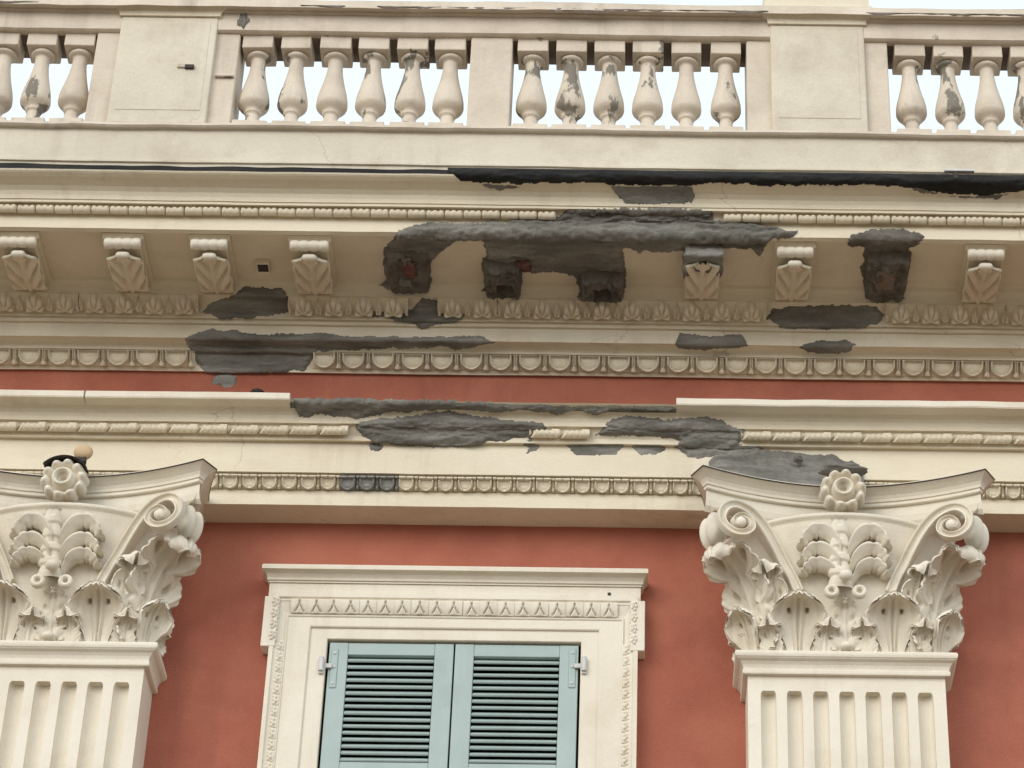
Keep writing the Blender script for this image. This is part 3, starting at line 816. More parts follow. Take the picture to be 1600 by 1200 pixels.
h = unproj(296, 103, PP + .012); box('socket_hole_shade', h.x - .024, h.x + .024, h.y - .003, h.y + .01, h.z - .014, h.z + .010, M['lead_hole_shade'], pL, .002)  # dark block, the shade of the hole given as colour
h = unproj(345, 118, .835); box('clamp', h.x - .03, h.x + .07, h.y - .010, h.y + .02, h.z - .010, h.z + .008, M['chipped'], pL, .006)
lump('mortar_crust', 380, 32, PRl, .028, .010, .050, M['mortar'], bal, 2, .5)
# roof deck behind
put_roof = box('roof_deck', XL, XR, -.15, 9, zC - .12, zC - .06, M['roof'], None, 0); tag(put_roof, kind='structure')

# ================================================================== PILASTERS
AX = ux(1321, 1020, .27); AZ = unproj(1321, 1021, .30).z           # right pilaster: axis and top of its necking
AXL = ux(77, 1004, .27)
def L(px, row, proj):
    p = unproj(px, row, proj); return Vector((p.x - AX, p.y, p.z - AZ))
def sweep(path, widths, thick, name, m, facing, chan=True, n_sub=5):
    """a channelled band swept along a smooth path; facing = outward direction of its face"""
    pts, ws, fc = [], [], []
    n = len(path)
    for i in range(n - 1):
        p0_ = path[max(0, i - 1)]; p1_ = path[i]; p2_ = path[i + 1]; p3_ = path[min(n - 1, i + 2)]
        for k in range(n_sub):
            t = k / n_sub
            pts.append(0.5 * ((2 * p1_) + (p2_ - p0_) * t + (2 * p0_ - 5 * p1_ + 4 * p2_ - p3_) * t * t + (3 * p1_ - p0_ - 3 * p2_ + p3_) * t ** 3))
            ws.append(widths[i] * (1 - t) + widths[i + 1] * t)
    pts.append(path[-1]); ws.append(widths[-1])
    rings = []
    for i, p in enumerate(pts):
        T = (pts[min(i + 1, len(pts) - 1)] - pts[max(i - 1, 0)]).normalized()
        N = facing(i / (len(pts) - 1)).normalized(); N = (N - T * N.dot(T)).normalized()
        B = T.cross(N); w = ws[i]; d = thick if not callable(thick) else thick(i / (len(pts) - 1))
        if chan:
            cs = [(-.5, -d), (-.5, 0.0), (-.42, .006), (-.30, .004), (-.22, -.010), (0, -.014), (.22, -.010), (.30, .004), (.42, .006), (.5, 0.0), (.5, -d)]
        else:
            cs = [(.5 * cos(a) * (1 if True else 1), d * sin(a)) for a in [2 * pi * q / 12 for q in range(12)]]
        rings.append([p + B * (w * c) + N * q for c, q in cs])
    v_, f_ = loft(rings, True, True)
    return mesh(name, v_, f_, m, not chan)
def shell(me_, ns, nt, thick, m):
    """give a grid surface a back face and a closed rim"""
    me_.update(); nv = len(me_.vertices)
    vs_ = [v.co.copy() for v in me_.vertices]; nn = [v.normal.copy() for v in me_.vertices]
    fs = [tuple(p.vertices) for p in me_.polygons]
    sg = -1.0
    mid = (ns // 4) * (nt + 1) + nt // 2
    if nn[mid].y > 0: sg = 1.0                      # normals point back: push the other way
    back = [a + n_ * (thick * sg) for a, n_ in zip(vs_, nn)]
    rim = [i for i in range(nt + 1)] + [(i) * (nt + 1) + nt for i in range(1, ns + 1)] + [ns * (nt + 1) + j for j in range(nt - 1, -1, -1)] + [i * (nt + 1) for i in range(ns - 1, 0, -1)]
    fs2 = fs + [tuple(nv + i for i in reversed(f)) for f in fs]
    for a, b in zip(rim, rim[1:] + rim[:1]): fs2.append((a, b, b + nv, a + nv))
    name = me_.name; bpy.data.meshes.remove(me_)
    return mesh(name, vs_ + back, fs2, m, True)
def acanthus(w, h, lean, r, name, lobes=3, curl=2.4, ns=44, nt=30, cup=.05, pits=True, tipw=.55, m=None, thick=.012, EX=2.2):
    A_ = min(1.0, w / .36)
    hs_ = h - r; Ltot = hs_ + r * curl; vv_, ff_ = [], []
    def spine(s):
        d = s * Ltot
        if d < hs_:
            q = d / hs_; return lean * q ** EX, d, (lean * EX * q ** (EX - 1) / hs_, 1.0)
        a = (d - hs_) / r
        sl = math.atan2(lean * EX / hs_, 1.0); a0 = sl
        # arc that begins with the slope of the stem
        return lean + r * (cos(a0) - cos(a + a0)), hs_ + r * (sin(a + a0) - sin(a0)), (sin(a + a0), cos(a + a0))
    for i in range(ns + 1):
        s = i / ns; o_, z_, (to, tz) = spine(s); Lt = math.hypot(to, tz) or 1; to /= Lt; tz /= Lt
        no, nz_ = tz, -to                                   # face normal (out, up)
        env = .80 + .20 * sin(pi * min(1, s / .62)) if s < .62 else 1.0 - (1 - tipw) * ((s - .62) / .38) ** 1.5
        env *= sqrt(max(.02, 1 - max(0, (s - .80) / .205) ** 2.4))
        ph = (s * lobes + .30) % 1.0
        notch = 0.26 * exp(-((ph - .0) / .10) ** 2) + 0.26 * exp(-((ph - 1.0) / .16) ** 2)
        fine = .035 * abs(sin(pi * s * lobes * 4))
        hw = w / 2 * env * (1 - (notch + fine) * (s < .9))
        for j in range(nt + 1):
            t = -1 + 2 * j / nt; at = abs(t)
            disp = A_ * (.016 * exp(-(t / .10) ** 2) - .012 * exp(-((at - .20) / .08) ** 2))
            q = (s - .22 * at) * lobes + .30
            disp += A_ * .015 * cos(2 * pi * (q - .5)) * min(1, at * 1.7) + A_ * .005 * cos(2 * pi * q * 4) * at
            disp += cup * at ** 2 * (0.15 + .85 * sstep(.30, .85, s))
            if pits:
                pq = (q % 1.0); pq = min(pq, 1 - pq)
                disp -= A_ * .040 * exp(-(pq / .12) ** 4 - ((at - .50) / .10) ** 4) * (s < .75)
            vv_.append((t * hw, -(o_ + no * disp), z_ + nz_ * disp))
    for i in range(ns):
        for j in range(nt):
            a = i * (nt + 1) + j; ff_.append((a, a + 1, a + nt + 2, a + nt + 1))
    me_ = mesh(name, vv_, ff_, m or M['white'], True)
    return shell(me_, ns, nt, thick, m or M['white'])

ZB = .702; ZA = .888        # bell top, abacus top
# --- abacus plan, right half from centre to wall
def abacus_plan():
    right = []
    a = L(1530, 734, .63); xc = .690
    for i in range(15):
        X = xc * i / 14; right.append(Vector((X, .385 + .185 * (X / xc) ** 1.9)))
    right.append(Vector((xc + .056, .475)))
    for i in range(1, 7):
        t = i / 6; right.append(Vector((xc + .056 - .09 * (1 - (1 - t) ** 2), .475 * (1 - t))))
    left = [Vector((-p.x, p.y)) for p in right[:0:-1]]
    return left + right
plan = abacus_plan()
def offset_plan(plan, off):
    out = []
    for i, p in enumerate(plan):
        a = plan[max(0, i - 1)]; b = plan[min(len(plan) - 1, i + 1)]
        d1 = (p - a); d2 = (b - p)
        n1 = Vector((-d1.y, d1.x)).normalized() if d1.length > 1e-6 else None
        n2 = Vector((-d2.y, d2.x)).normalized() if d2.length > 1e-6 else None
        if n1 is None: n1 = n2
        if n2 is None: n2 = n1
        n_ = (n1 + n2).normalized(); k = 1 / max(.55, n_.dot(n1))
        q = p + n_ * (off * k)
        if i in (0, len(plan) - 1): q = Vector((q.x, 0.0))
        out.append(q)
    return out
def ab_ring(off, z): return [(q.x, -q.y, z) for q in offset_plan(plan, off)]
test_n = offset_plan(plan, .05)
SGN = 1 if test_n[len(plan) // 2].y > plan[len(plan) // 2].y else -1
def ab_mesh(levels, name, m):
    v_, f_ = loft([ab_ring(SGN * o_, z) for o_, z in levels], True, True)
    return mesh(name, v_, f_, m)
me_ab_low = ab_mesh([(-.105, ZB - .005), (-.10, ZB + .002), (-.086, ZB + .02), (-.078, ZB + .05), (-.074, ZB + .098)], 'abacus_band', M['white'])
me_ab_up = ab_mesh([(-.074, ZB + .099), (-.060, ZB + .100), (-.056, ZB + .104), (-.056, ZB + .116), (-.058, ZB + .119), (-.050, ZB + .122), (-.047, ZB + .135), (-.038, ZB + .150), (-.022, ZB + .164), (-.008, ZB + .174), (0, ZA - .008)], 'abacus_moulding', M['white'])
me_ab_lead = ab_mesh([(.002, ZA - .0075), (.004, ZA - .002), (-.004, ZA)], 'lead_strip', M['lead_hole_shade'])
me_ab_top = ab_mesh([(-.012, ZA + .0005), (-.012, ZA + .012), (-.05, ZA + .02)], 'abacus_top', M['white'])
# --- bell
def bell():
    rings = []
    for (t, dz) in [(i / 22, 0) for i in range(23)] + [(1, .004), (1.06, .010), (1.09, .022), (1.06, .032), (.9, .036)]:
        tt = min(t, 1); g = tt ** 2.4; hw = .465 + .135 * g; pf = .280 + .160 * g; e = .22 + .78 * tt ** 1.3
        if t > 1: hw += (t - 1) * .25; pf += (t - 1) * .25
        if dz > .035: hw -= .05; pf -= .05
        ring = []
        for k in range(49):
            th = -pi / 2 + pi * k / 48
            ring.append((hw * math.copysign(abs(sin(th)) ** e, th), -pf * max(0.0, cos(th)) ** e, tt * (ZB - .036) + dz))
        rings.append(ring)
    v_, f_ = loft(rings, False, False)
    return mesh('bell', v_, f_, M['white'], True)
me_bell = bell()
# --- volutes (right one; the left one is its mirror)
vp = [(1391, 925, .345), (1397, 910, .350), (1404, 895, .356), (1411, 882, .362), (1424, 856, .385), (1441, 827, .42), (1462, 804, .465), (1487, 792, .515), (1505, 795, .545), (1514, 808, .555), (1511, 822, .555), (1498, 833, .553), (1481, 835, .55), (1468, 827, .548), (1470, 815, .55), (1483, 808, .555), (1494, 814, .56), (1492, 821, .562), (1486, 822, .566)]
wd = [.050, .052, .053, .054, .055, .055, .054, .050, .046, .042, .040, .038, .036, .034, .031, .028, .026, .024, .02]
path = [L(*q) for q in vp]
def vface(t): return Vector((-.42 * min(1, t * 1.6), -1, -.05))
me_vol = sweep(path, wd, lambda t: .05 + .03 * min(1, t * 3) if t < .42 else .034, 'volute', M['white'], vface)
# boss in the eye
def disc_bm(name, rx, rz, d, m, seg=20):
    bm = bmesh.new(); bmesh.ops.create_uvsphere(bm, u_segments=seg, v_segments=12, radius=1)
    for v in bm.verts: v.co = Vector((v.co.x * rx, v.co.y * d, v.co.z * rz))
    return bm_mesh(name, bm, m, True)
me_eye = disc_bm('volute_eye', .027, .027, .022, M['white'])
# side volute: rounded scroll seen at the outer corner
def side_scroll():
    rings = []
    for i in range(13):
        t = -1 + i / 6; rr = .084 * (0.74 + .26 * abs(t) ** 1.5)
        rings.append([(.032 * t, rr * .66 * cos(2 * pi * k / 24) , rr * 1.12 * sin(2 * pi * k / 24) - .012) for k in range(24)])
    v_, f_ = loft(rings, True, True)
    return mesh('side_volute', v_, f_, M['white'], True)
me_side = side_scroll()
# --- leaves
def hood_leaf(w, h, lean, r, name, curl=1.25, ns=60, nt=48, cup=.055, wb=.42):
    """smooth broad leaf whose top curls forward into a hood; double midrib, scalloped rim, drilled eyes"""
    hs_ = h - r; Ltot = hs_ + r * curl; vv_, ff_ = [], []
    for i in range(ns + 1):
        s = i / ns; d = s * Ltot
        if d < hs_:
            q = d / hs_; o_, z_ = lean * q ** 2.2, d; to, tz = lean * 2.2 * q ** 1.2 / hs_, 1.0
        else:
            a0 = math.atan2(lean * 2.2 / hs_, 1.0); a = (d - hs_) / r + a0
            o_, z_ = lean + r * (cos(a0) - cos(a)), hs_ + r * (sin(a) - sin(a0)); to, tz = sin(a), cos(a)
        Lt = math.hypot(to, tz); to /= Lt; tz /= Lt; no, nz_ = tz, -to
        env = wb + (1 - wb) * sstep(.04, .60, s)
        if s > .70: env *= 1 - ((s - .70) / .30) ** 1.6 * .50
        fade = sstep(.92, .74, s)
        for j in range(nt + 1):
            t = -1 + 2 * j / nt; at = abs(t)
            sc = 1 - .05 * abs(sin(s * 15)) * (at > .9) * (s > .3)
            disp = fade * (.010 * (exp(-((at - .12) / .06) ** 2)) - .012 * exp(-(t / .05) ** 2) - .008 * exp(-((at - .28) / .06) ** 2))
            disp += .007 * cos(at * 17 + s * 4) * at * sstep(.2, .5, s)
            disp += cup * at ** 2.0 * sstep(.06, .50, s) * (.55 + .45 * sstep(1.0, .75, s))
            disp -= .045 * exp(-((s - .62) / .035) ** 4 - ((at - .34) / .06) ** 4)
            vv_.append((t * w / 2 * env * sc, -(o_ + no * disp), z_ + nz_ * disp + .006 * (s > .96) * cos(t * 14)))
    for i in range(ns):
        for j in range(nt):
            a = i * (nt + 1) + j; ff_.append((a, a + 1, a + nt + 2, a + nt + 1))
    me_ = mesh(name, vv_, ff_, M['white'], True)
    return shell(me_, ns, nt, .013, M['white'])
me_leaf_front = hood_leaf(.265, .300, .060, .105, 'lower_leaf')
me_leaf_corner = hood_leaf(.175, .245, .045, .075, 'corner_leaf')
me_lobe = acanthus(.125, .165, .030, .040, 'side_lobe', 2.0, 1.7, 40, 26, cup=.035, thick=.010)
me_leaflet = acanthus(.17, .27, .06, .05, 'leaflet', 2.8, 1.9, 48, 30, cup=.04, thick=.011)
me_leaf_tall = acanthus(.33, .555, .185, .075, 'tall_leaf', 4.4, 2.3, 90, 54, cup=.03, tipw=.50, EX=3.2)
me_leaf_small = acanthus(.17, .235, .02, .03, 'calyx_leaf', 3.0, 1.6, 34, 20, cup=-.03)
# --- fronds of the central palmette
def frond(pts_, wds, name):
    pth = [L(*q) for q in pts_]
    pts2, ws2 = [], []
    n = len(pth)
    rings = []
    sub = 6
    for i in range(n - 1):
        p0_ = pth[max(0, i - 1)]; p1_ = pth[i]; p2_ = pth[i + 1]; p3_ = pth[min(n - 1, i + 2)]
        for k in range(sub):
            t = k / sub
            pts2.append(0.5 * ((2 * p1_) + (p2_ - p0_) * t + (2 * p0_ - 5 * p1_ + 4 * p2_ - p3_) * t * t + (3 * p1_ - p0_ - 3 * p2_ + p3_) * t ** 3)); ws2.append(wds[i] * (1 - t) + wds[i + 1] * t)
    pts2.append(pth[-1]); ws2.append(wds[-1])
    for i, p in enumerate(pts2):
        T = (pts2[min(i + 1, len(pts2) - 1)] - pts2[max(i - 1, 0)]).normalized()
        N = Vector((0, -1, 0)); N = (N - T * N.dot(T)).normalized(); B = T.cross(N)
        u = i / (len(pts2) - 1); w = ws2[i] * (1.08 - sum(.42 * exp(-((u - c_) / .026) ** 2) for c_ in (.47, .62, .76, .88)))
        # crescent section: thick lip above, thin web below
        kq_ = min(1.0, w / .032)
        rings.append([p + B * (w * c) + N * (q * kq_ if q > 0 else q) for c, q in ((-.5, -.04), (-.58, .028), (-.46, .052), (-.26, .046), (0.05, .026), (.50, .012), (.5, -.04))])
    v_, f_ = loft(rings, True, True)
    return mesh(name, v_, f_, M['white'], True)
fr = [
    frond([(1326, 872, .40), (1333, 852, .42), (1346, 836, .435), (1362, 832, .44), (1375, 840, .43), (1383, 852, .42), (1394, 858, .41)], [.014, .034, .052, .058, .050, .034, .002], 'frond'),
    frond([(1328, 898, .375), (1336, 876, .40), (1350, 863, .41), (1365, 861, .41), (1376, 868, .405), (1384, 878, .40), (1394, 883, .39)], [.014, .030, .046, .050, .044, .028, .002], 'frond'),
    frond([(1330, 914, .36), (1340, 896, .375), (1352, 886, .39), (1366, 884, .39), (1376, 890, .385), (1383, 898, .375), (1392, 901, .365)], [.012, .024, .040, .044, .038, .024, .002], 'frond')]
# --- stalk with overlapping scales
def stalk():
    a = L(1313, 922, .36); b = L(1311, 812, .47); rings = []
    n = 60
    for i in range(n + 1):
        t = i / n; c = a.lerp(b, t); c.y -= 0.0
        st = (t * 5.0) % 1.0
        r = (.060 - .022 * t) * (1.06 - .30 * st ** 2)
        rings.append([(c.x + r * math.sin(th), c.y - r * .62 * math.cos(th) * (1 - .25 * exp(-(th / .22) ** 2) * (st > .45)), c.z) for th in [-pi / 1.7 + 2 * pi / 1.7 * k / 18 for k in range(19)]])
    v_, f_ = loft(rings, False, False)
    return mesh('stalk', v_, f_, M['white'], True)
me_stalk = stalk()
me_ball = disc_bm('knot', .034, .028, .03, M['white'])
def ring_mesh(R_, r_, name):
    rings = []
    for i in range(25):
        a = 2 * pi * i / 24; rings.append([((R_ + r_ * cos(b)) * cos(a), -r_ * 1.6 * sin(b), (R_ + r_ * cos(b)) * sin(a)) for b in [2 * pi * k / 10 for k in range(10)]])
    v_, f_ = loft(rings, True, False)
    return mesh(name, v_, f_, M['white'], True)
me_scroll = ring_mesh(.024, .013, 'small_scroll')
# --- rosette
def rosette():
    nr, nth = 22, 96; vv_, ff_ = [(0, -.012, 0)], []
    for i in range(1, nr + 1):
        q = i / nr
        for k in range(nth):
            th = 2 * pi * k / nth
            lob = abs(sin(th * 5.0 + .8))
            R_ = .118 * (1 - .16 * (1 - lob ** .55) * sstep(.55, 1, q))
            if q < .14: hgt = .020
            elif q < .22: hgt = .060
            elif q < .50: hgt = .085 * sin(pi * (q - .14) / .44)
            elif q < .58: hgt = .018
            else: hgt = .02 + .055 * sin(pi * min(1, (q - .56) / .44)) ** .7 * (.45 + .55 * lob)
            if q > .97: hgt = -.02
            vv_.append((R_ * q * cos(th), -hgt, R_ * q * sin(th) * .96))
    for k in range(nth): ff_.append((0, 1 + (k + 1) % nth, 1 + k))
    for i in range(nr - 1):
        for k in range(nth):
            a = 1 + i * nth + k; b = 1 + i * nth + (k + 1) % nth; ff_.append((a, b, b + nth, a + nth))
    return mesh('rosette', vv_, ff_, M['white'], True)
me_ros = rosette()
me_roscap = None
def ros_cap():
    rings = []
    for i in range(15):
        a = pi * .22 + pi * .56 * i / 14
        R_ = .132
        rings.append([(R_ * q * cos(a), y, R_ * q * sin(a) * .94 - .01) for q, y in ((.96, -.072), (1.0, -.078), (1.03, -.06), (1.03, .04), (.97, .04))])
    v_, f_ = loft(rings, True, True)
    return mesh('rosette_flashing', v_, f_, M['lead_hole_shade'])
me_roscap = ros_cap()
# --- necking
SW = (ux(1476, 1060, .25) - ux(1168, 1060, .25)) / 2; SP = .27
def u_loft(levels, name, m, hw, pr):
    rings = [[(-hw - o_, 0.0, z), (-hw - o_, -pr - o_, z), (hw + o_, -pr - o_, z), (hw + o_, 0.0, z)] for o_, z in levels]
    v_, f_ = loft(rings, True, True); return mesh(name, v_, f_, m)
nk = [(.003, -.112), (.022, -.110), (.024, -.104), (.024, -.090), (.020, -.086), (.021, -.076), (.026, -.062), (.036, -.048), (.050, -.040), (.053, -.036), (.058, -.032), (.061, -.022), (.061, -.012), (.056, -.002), (.0, .003)]
me_neck = u_loft(nk, 'necking', M['white'], SW, SP)
# --- fluted shaft
def shaft():
    hw = SW
    pitch = (ux(1446, 1065, .25) - ux(1202, 1065, .25)) / 6; fw0 = pitch * .60
    def section(k_):
        fw = fw0 * k_; xs = [(-hw, 0.0), (-hw, SP)]
        for k in range(7):
            c = (k - 3) * pitch
            xs += [(c - fw / 2, SP), (c - fw / 2 + .002, SP - .030)] + [(c - fw / 2 * .86 * cos(pi * q / 6), SP - .034 - .014 * sin(pi * q / 6)) for q in range(1, 6)] + [(c + fw / 2 - .002, SP - .030), (c + fw / 2, SP)]
        return xs + [(hw, SP), (hw, 0.0)]
    zt_ = -.190
    rings = [[(x, -p, z) for x, p in section(1.0)] for z in [-AZ + (zt_ - .030 + AZ) * q / 6 for q in range(7)]]
    for dz, k_ in ((-.022, .985), (-.014, .95), (-.007, .88), (-.002, .78), (0.0, .70)): rings.append([(x, -p, zt_ + dz) for x, p in section(k_)])
    v_, f_ = loft(rings, False, False)
    return mesh('fluted_shaft', v_, f_, M['white'])
me_shaft = shaft()
bm = bmesh.new(); box_bm(bm, -SW, SW, -SP, 0.0, -.190, -.100); me_head = bm_mesh('shaft_head', bm, M['white'])

def inst(name, me_, par, base, loc=(0, 0, 0), rot=None, mirror=False, sc=None):
    o = put(name, me_, par, base + Vector(loc), rot)
    s = list(sc) if sc else [1, 1, 1]
    if mirror: s[0] *= -1
    o.scale = s
    return o
def pilaster(x, z, label, flash):
    base = Vector((x, 0, z))
    root = empty('pilaster', (x, 0, 0), label, 'pilaster', 'pilasters flanking the window')
    inst('fluted_shaft', me_shaft, root, base); inst('shaft_head', me_head, root, base); inst('necking', me_neck, root, base)
    cap = inst('capital', me_bell, root, base)
    A = lambda *a, **k: inst(a[0], a[1], cap, base, *a[2:], **k)
    A('abacus', me_ab_up); A('abacus_band', me_ab_low); A('lead_strip', me_ab_lead); A('abacus_top', me_ab_top)
    for mir in (False, True):
        s = -1 if mir else 1
        A('volute', me_vol, mirror=mir)
        e = L(1486, 820, .556); A('volute_eye', me_eye, (s * e.x, e.y, e.z))
        e = L(1526, 828, .47); A('side_volute', me_side, (s * e.x, e.y + .03, e.z), rot=(0, 0, s * radians(62)))
        for f_me in fr: A('frond', f_me, mirror=mir)
        A('lower_leaf', me_leaf_front, (s * .228, -.285, .002), mirror=mir)
        for dx, ang in ((-.128, -16), (.128, 16)):
            A('side_lobe', me_lobe, (s * (.228 + dx), -.292, .004), rot=(0, 0, s * radians(ang)), mirror=mir)
        A('corner_leaf', me_leaf_corner, (s * .452, -.245, .002), rot=(0, 0, s * radians(40)), mirror=mir)
        A('side_lobe', me_lobe, (s * .475, -.170, .004), rot=(0, 0, s * radians(62)), mirror=mir)
        A('tall_leaf', me_leaf_tall, (s * .430, -.225, .02), rot=(0, 0, s * radians(44)), mirror=mir)
        A('leaflet', me_leaflet, (s * .345, -.29, .20), rot=(radians(4), 0, s * radians(22)), mirror=mir)
        A('side_leaf', me_leaf_corner, (s * .435, -.085, .004), rot=(0, 0, s * radians(88)), mirror=mir, sc=(.7, .75, 1))
        e = L(1343, 925, .40); A('small_scroll', me_scroll, (s * e.x, e.y, e.z))
    A('stalk', me_stalk)
    e = L(1312, 899, .44); A('knot', me_ball, (0, e.y, e.z))
    A('calyx_leaf', me_leaf_small, (0, -.30, .02))
    A('knot', me_ball, (0, -.315, .03), sc=(.9, .9, .8))
    e = L(1311, 768, .445)
    ros = A('rosette', me_ros, (0, -.435, e.z), rot=(radians(6), 0, 0))
    if flash: A('rosette_flashing', me_roscap, (0, -.435, e.z), rot=(radians(6), 0, 0))
    return root, e
AZL = unproj(77, 1004, .30).z
pil_r, e_r = pilaster(AX, AZ, 'fluted cream pilaster with acanthus capital, right of the window, grey mortar heaped on its top', False)
pil_l, e_l = pilaster(AXL, AZ, 'fluted cream pilaster with acanthus capital, left of the window, cut by the picture edge', True)
# mortar heaped behind the abacus of the right capital
def heap():
    poly = [(1113, 724), (1125, 709), (1190, 705), (1260, 712), (1300, 714), (1345, 729), (1344, 746), (1310, 756), (1280, 762), (1200, 758), (1150, 746)]
    c0 = L(1230, 735, .33); vv_, ff_ = [], []
    nx_, nz_ = 90, 26
    x0, x1 = L(1108, 735, .30).x, L(1350, 735, .30).x
    for i in range(nx_ + 1):
        X = x0 + (x1 - x0) * i / nx_
        t = i / nx_
        top = L(1108 + 242 * t, 0, .3)
        # ridge rows along the heap
        rows_ = [(0, 716), (.07, 703), (.35, 698), (.62, 706), (.8, 708), (.93, 717), (1, 732)]
        for a, b in zip(rows_, rows_[1:]):
            if a[0] <= t <= b[0]: rr = a[1] + (b[1] - a[1]) * (t - a[0]) / (b[0] - a[0]); break
        rr += 2.5 * noise.noise((X * 14, 0, 3)) + 1.5 * noise.noise((X * 45, 0, 3))
        ztop = L(1108 + 242 * t, rr, .26).z
        zbot = ZA - .01
        for j in range(nz_ + 1):
            q = j / nz_
            zz = zbot + (ztop - zbot) * (1 - q) if ztop > zbot else zbot
            pp = .24 + (.385 + .185 * abs(X / .690) ** 1.9 - .035 - .24) * (q ** 1.2)
            d = .012 * noise.noise((X * 16, q * 6, 9)) + .008 * noise.noise((X * 50, q * 18, 2))
            vv_.append((X, -pp - d, zz + .4 * d))
    for i in range(nx_):
        for j in range(nz_):
            a = i * (nz_ + 1) + j; ff_.append((a, a + 1, a + nz_ + 2, a + nz_ + 1))
    return mesh('mortar_heap', vv_, ff_, M['mortar'], True)
put('mortar_heap', heap(), pil_r, (AX, 0, AZ))
lump('mortar_dab', 1318, 736, .47, .105, .055, .026, M['mortar'], pil_r, 16, .35)
lump('mortar_dab', 1247, 718, .30, .025, .02, .02, M['mortar'], pil_r, 6)
# beige knob on the left capital
pz = AZ + e_l.z + .118
kn = empty('beige_knob', (AXL, -.44, pz), 'small round beige knob standing on the dark flashing over the left capital rosette', 'knob')
kx = ux(131, 707, .45)
bm = bmesh.new(); bmesh.ops.create_uvsphere(bm, u_segments=24, v_segments=14, radius=1)
for v in bm.verts: v.co = Vector((v.co.x * .048, v.co.y * .03, v.co.z * .042))
zk = unproj(131, 707, .46).z
put('cap', bm_mesh('cap', bm, M['tan'], True), kn, (kx, -.46, zk))
box('foot', kx - .02, kx + .02, -.475, -.445, pz - .02, zk - .02, M['lead_hole_shade'], kn, .004)

# ================================================================== WINDOW SURROUND
sur = empty('window_surround', ((WX0 + WX1) / 2, 0, WZ0), 'pale moulded stone surround with eared corners and small hood over the green shutters', 'window surround')
def frame_loft(levels, name, m, zb):
    rings = []
    for ds, dt, p in levels:
        rings.append([(WX0 - ds, -p, zb), (WX0 - ds, -p, WZ1 + dt), (WX1 + ds, -p, WZ1 + dt), (WX1 + ds, -p, zb)])
    v_, f_ = loft(rings, False, False); return mesh(name, v_, f_, m)
S = 1 / 300.0
put('inner_frame', frame_loft([(0, 0, -.12), (0, 0, .044), (.003, .003, .047), (.086, .060, .047)], 'inner_frame', M['white'], WZ0), sur)
put('outer_frame', frame_loft([(.086, .060, .030), (.086, .060, .056), (.091, .065, .060), (.196, .112, .060), (.200, .116, .066), (.206, .122, .068), (.208, .13, .056), (.252, .205, .078), (.258, .212, .088), (.278, .238, .088), (.278, .238, 0.0)], 'outer_frame', M['white'], WZ0), sur)
# ears at the two upper corners
ze0, ze1 = unproj(408, 1009, .09).z, unproj(408, 931, .09).z
XO0, XO1 = WX0 - .278, WX1 + .270
ear_w = .042
for sgn, xe in ((-1, XO0), (1, XO1)):
    xa_, xb_ = sorted((xe + sgn * ear_w, xe - sgn * .028))
    box('ear', xa_, xb_, -.0905, 0, ze0, ze1, M['white'], sur, .004)
# leaf mouldings of the surround
t_pitch = pitch_of(400 + 165 / 4, 400 + 1025 / 4, 8, 948, .07)
zw0 = WZ1 + .130; p0, p1 = (-.054, zw0), (-.078, zw0 + .075)
me_wl = tile_mesh('water_leaf', t_pitch * 1.0, p0, p1, .006, .020, hf_waterleaf, 30, 18, M['white'], True)
run_tiles('water_leaf', me_wl, sur, 400 + 165 / 4, 948, .07, t_pitch, p0, x_lo=WX0 - .20, x_hi=WX1 + .20)
jp = .060
v_, f_ = [], []
for sgn, xc_ in ((-1, WX0 - .232), (1, WX1 + .232)):
    n = int((WZ1 + .0 - WZ0) / jp)
    me_j = tile_mesh('jamb_leaf', .056, (-.060, 0), (-.060, jp), .003, .012, hf_jamb, 18, 16, M['white'], False)
    for k in range(n):
        o = put('jamb_leaf', me_j, sur, (xc_, -.067, WZ1 - .02 - (k + 1) * jp), (0, 0, sgn * radians(12)), (sgn * random.uniform(.94, 1.02), 1, random.choice((1, 1)) ))
for sgn, xe in ((-1, XO0 + .012), (1, XO1 - .012)):
    for k in range(4):
        o = put('jamb_leaf', me_j, sur, (xe, -.0900, ze0 + .03 + k * .062), (0, 0, 0), (sgn * .75, 1, 1))
# hood
def hood(levels, name, m):
    xa_, xb_ = ux(421, 920, .07), ux(1001, 928, .07)
    rings = [[(xa_ - o_, 0.0, z), (xa_ - o_, -p, z), (xb_ + o_, -p, z), (xb_ + o_, 0.0, z)] for o_, p, z in levels]
    v_, f_ = loft(rings, True, True); return mesh(name, v_, f_, m)
hz = lambda r, p: unproj(700, r, p).z
r_ = [(933.5, .078), (914, .078)]
put('hood_frieze', hood([(0, .078, hz(936, .078) - .02), (0, .078, hz(914, .078))], 'hood_frieze', M['white']), sur)
put('hood_cornice', hood([(.0, .08, hz(914, .078) + .001), (.006, .086, hz(913, .086)), (.006, .086, hz(910, .086)), (.012, .094, hz(909, .094)), (.012, .097, hz(905, .097)), (.018, .108, hz(899, .108)), (.028, .122, hz(894.5, .122)), (.034, .134, hz(892, .134)), (.036, .142, hz(891.2, .142)), (.036, .144, hz(885.5, .144)), (.03, .14, hz(884.5, .14))], 'hood_cornice', M['white']), sur)
nh = unproj(952, 928, .08); box('nail', nh.x - .008, nh.x + .008, -.083, -.07, nh.z - .008, nh.z + .008, M['lead_hole_shade'], sur, .003)
box('sill', WX0 - .36, WX1 + .36, -.20, .0, WZ0 - .12, WZ0 - .001, M['white'], sur, .01)

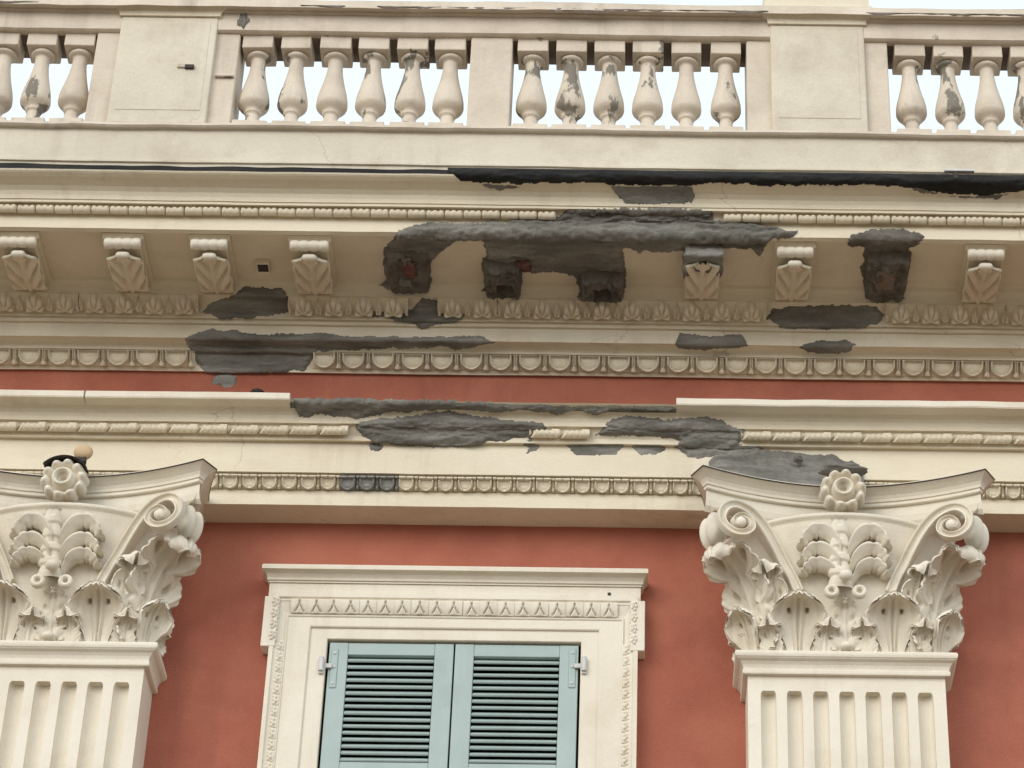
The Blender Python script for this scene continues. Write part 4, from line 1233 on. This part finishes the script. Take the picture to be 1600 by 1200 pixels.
# ================================================================== SHUTTERS
YS = -.030       # face plane of the leaves, just inside the opening
gapx = ux(709.5, 1040, 0)
def shutter(x0, x1, label, hinge_left):
    root = empty('shutter', ((x0 + x1) / 2, YS, WZ0 + .02), label, 'shutter', 'green louvred shutters')
    zb, ztp = WZ0 + .02, WZ1 - .010
    sw = .092; th = .042
    box('stile', x0, x0 + sw, YS, YS + th, zb, ztp, M['shutter'], root, .004)
    box('stile', x1 - sw, x1, YS, YS + th, zb, ztp, M['shutter'], root, .004)
    rails = [(ztp - .066, ztp - .001)]
    zmid = unproj(620, 1191, .03).z
    rails.append((zmid - .11, zmid)); rails.append((zb + .001, zb + .13))
    for a, b in rails: box('rail', x0 + sw + .0005, x1 - sw - .0005, YS + .002, YS + th - .002, a, b, M['shutter'], root, .003)
    pitch = 0.0345
    w2 = (x1 - x0) / 2 - sw
    bm = bmesh.new(); box_bm(bm, -w2 + .001, w2 - .001, -.0235, .0235, -.0075, .0075, .005)
    me_s = bm_mesh('slat', bm, M['shutter'])
    for (ztop_, zbot_) in ((rails[0][0], rails[1][1]), (rails[1][0], rails[2][1])):
        n = int((ztop_ - zbot_ - .01) / pitch)
        pch = (ztop_ - zbot_ - .008) / n
        for k in range(n):
            put('slat', me_s, root, ((x0 + x1) / 2, YS + .021, ztop_ - pch * (k + .62)), (radians(34 + random.uniform(-2.5, 2.5)), radians(random.uniform(-.12, .12)), 0))
    # strap hinge plate and its screws
    hx = x0 + .012 if hinge_left else x1 - .012 - .034
    hzt = unproj(520 if hinge_left else 893, 1014, .03).z
    hp = box('hinge_plate', hx, hx + .034, YS - .005, YS + .001, hzt - .215, hzt, M['shutter'], root, .004)
    for dz in (.025, .10, .19):
        bm = bmesh.new(); bmesh.ops.create_cone(bm, cap_ends=True, segments=12, radius1=.008, radius2=.006, depth=.006, matrix=Matrix.Rotation(pi / 2, 4, 'X'))
        put('screw', bm_mesh('screw', bm, M['galv']), hp, (hx + .017, YS - .007, hzt - dz))
    zz = hzt - .10
    s = -1 if hinge_left else 1
    xe = x0 if hinge_left else x1
    xa_, xb_ = sorted((xe - s * .02, xe + s * .028))
    pin = box('pintle_arm', xa_, xb_, YS - .018, YS - .006, zz - .012, zz + .012, M['galv'], root, .003)
    bm = bmesh.new(); bmesh.ops.create_cone(bm, cap_ends=True, segments=14, radius1=.013, radius2=.013, depth=.075)
    put('pintle', bm_mesh('pintle', bm, M['galv']), root, (xe + s * .030, -.062, zz))
    xa_, xb_ = sorted((xe + s * .018, xe + s * .042))
    box('wall_bracket', xa_, xb_, -.060, -.044, zz - .05, zz - .018, M['galv'], root, .003)
    return root
shutter(WX0 + .012, gapx - .004, 'sage green louvred shutter, left leaf of the window', True)
shutter(gapx + .004, WX1 - .012, 'sage green louvred shutter, right leaf of the window', False)
print('objects', len(bpy.data.objects))
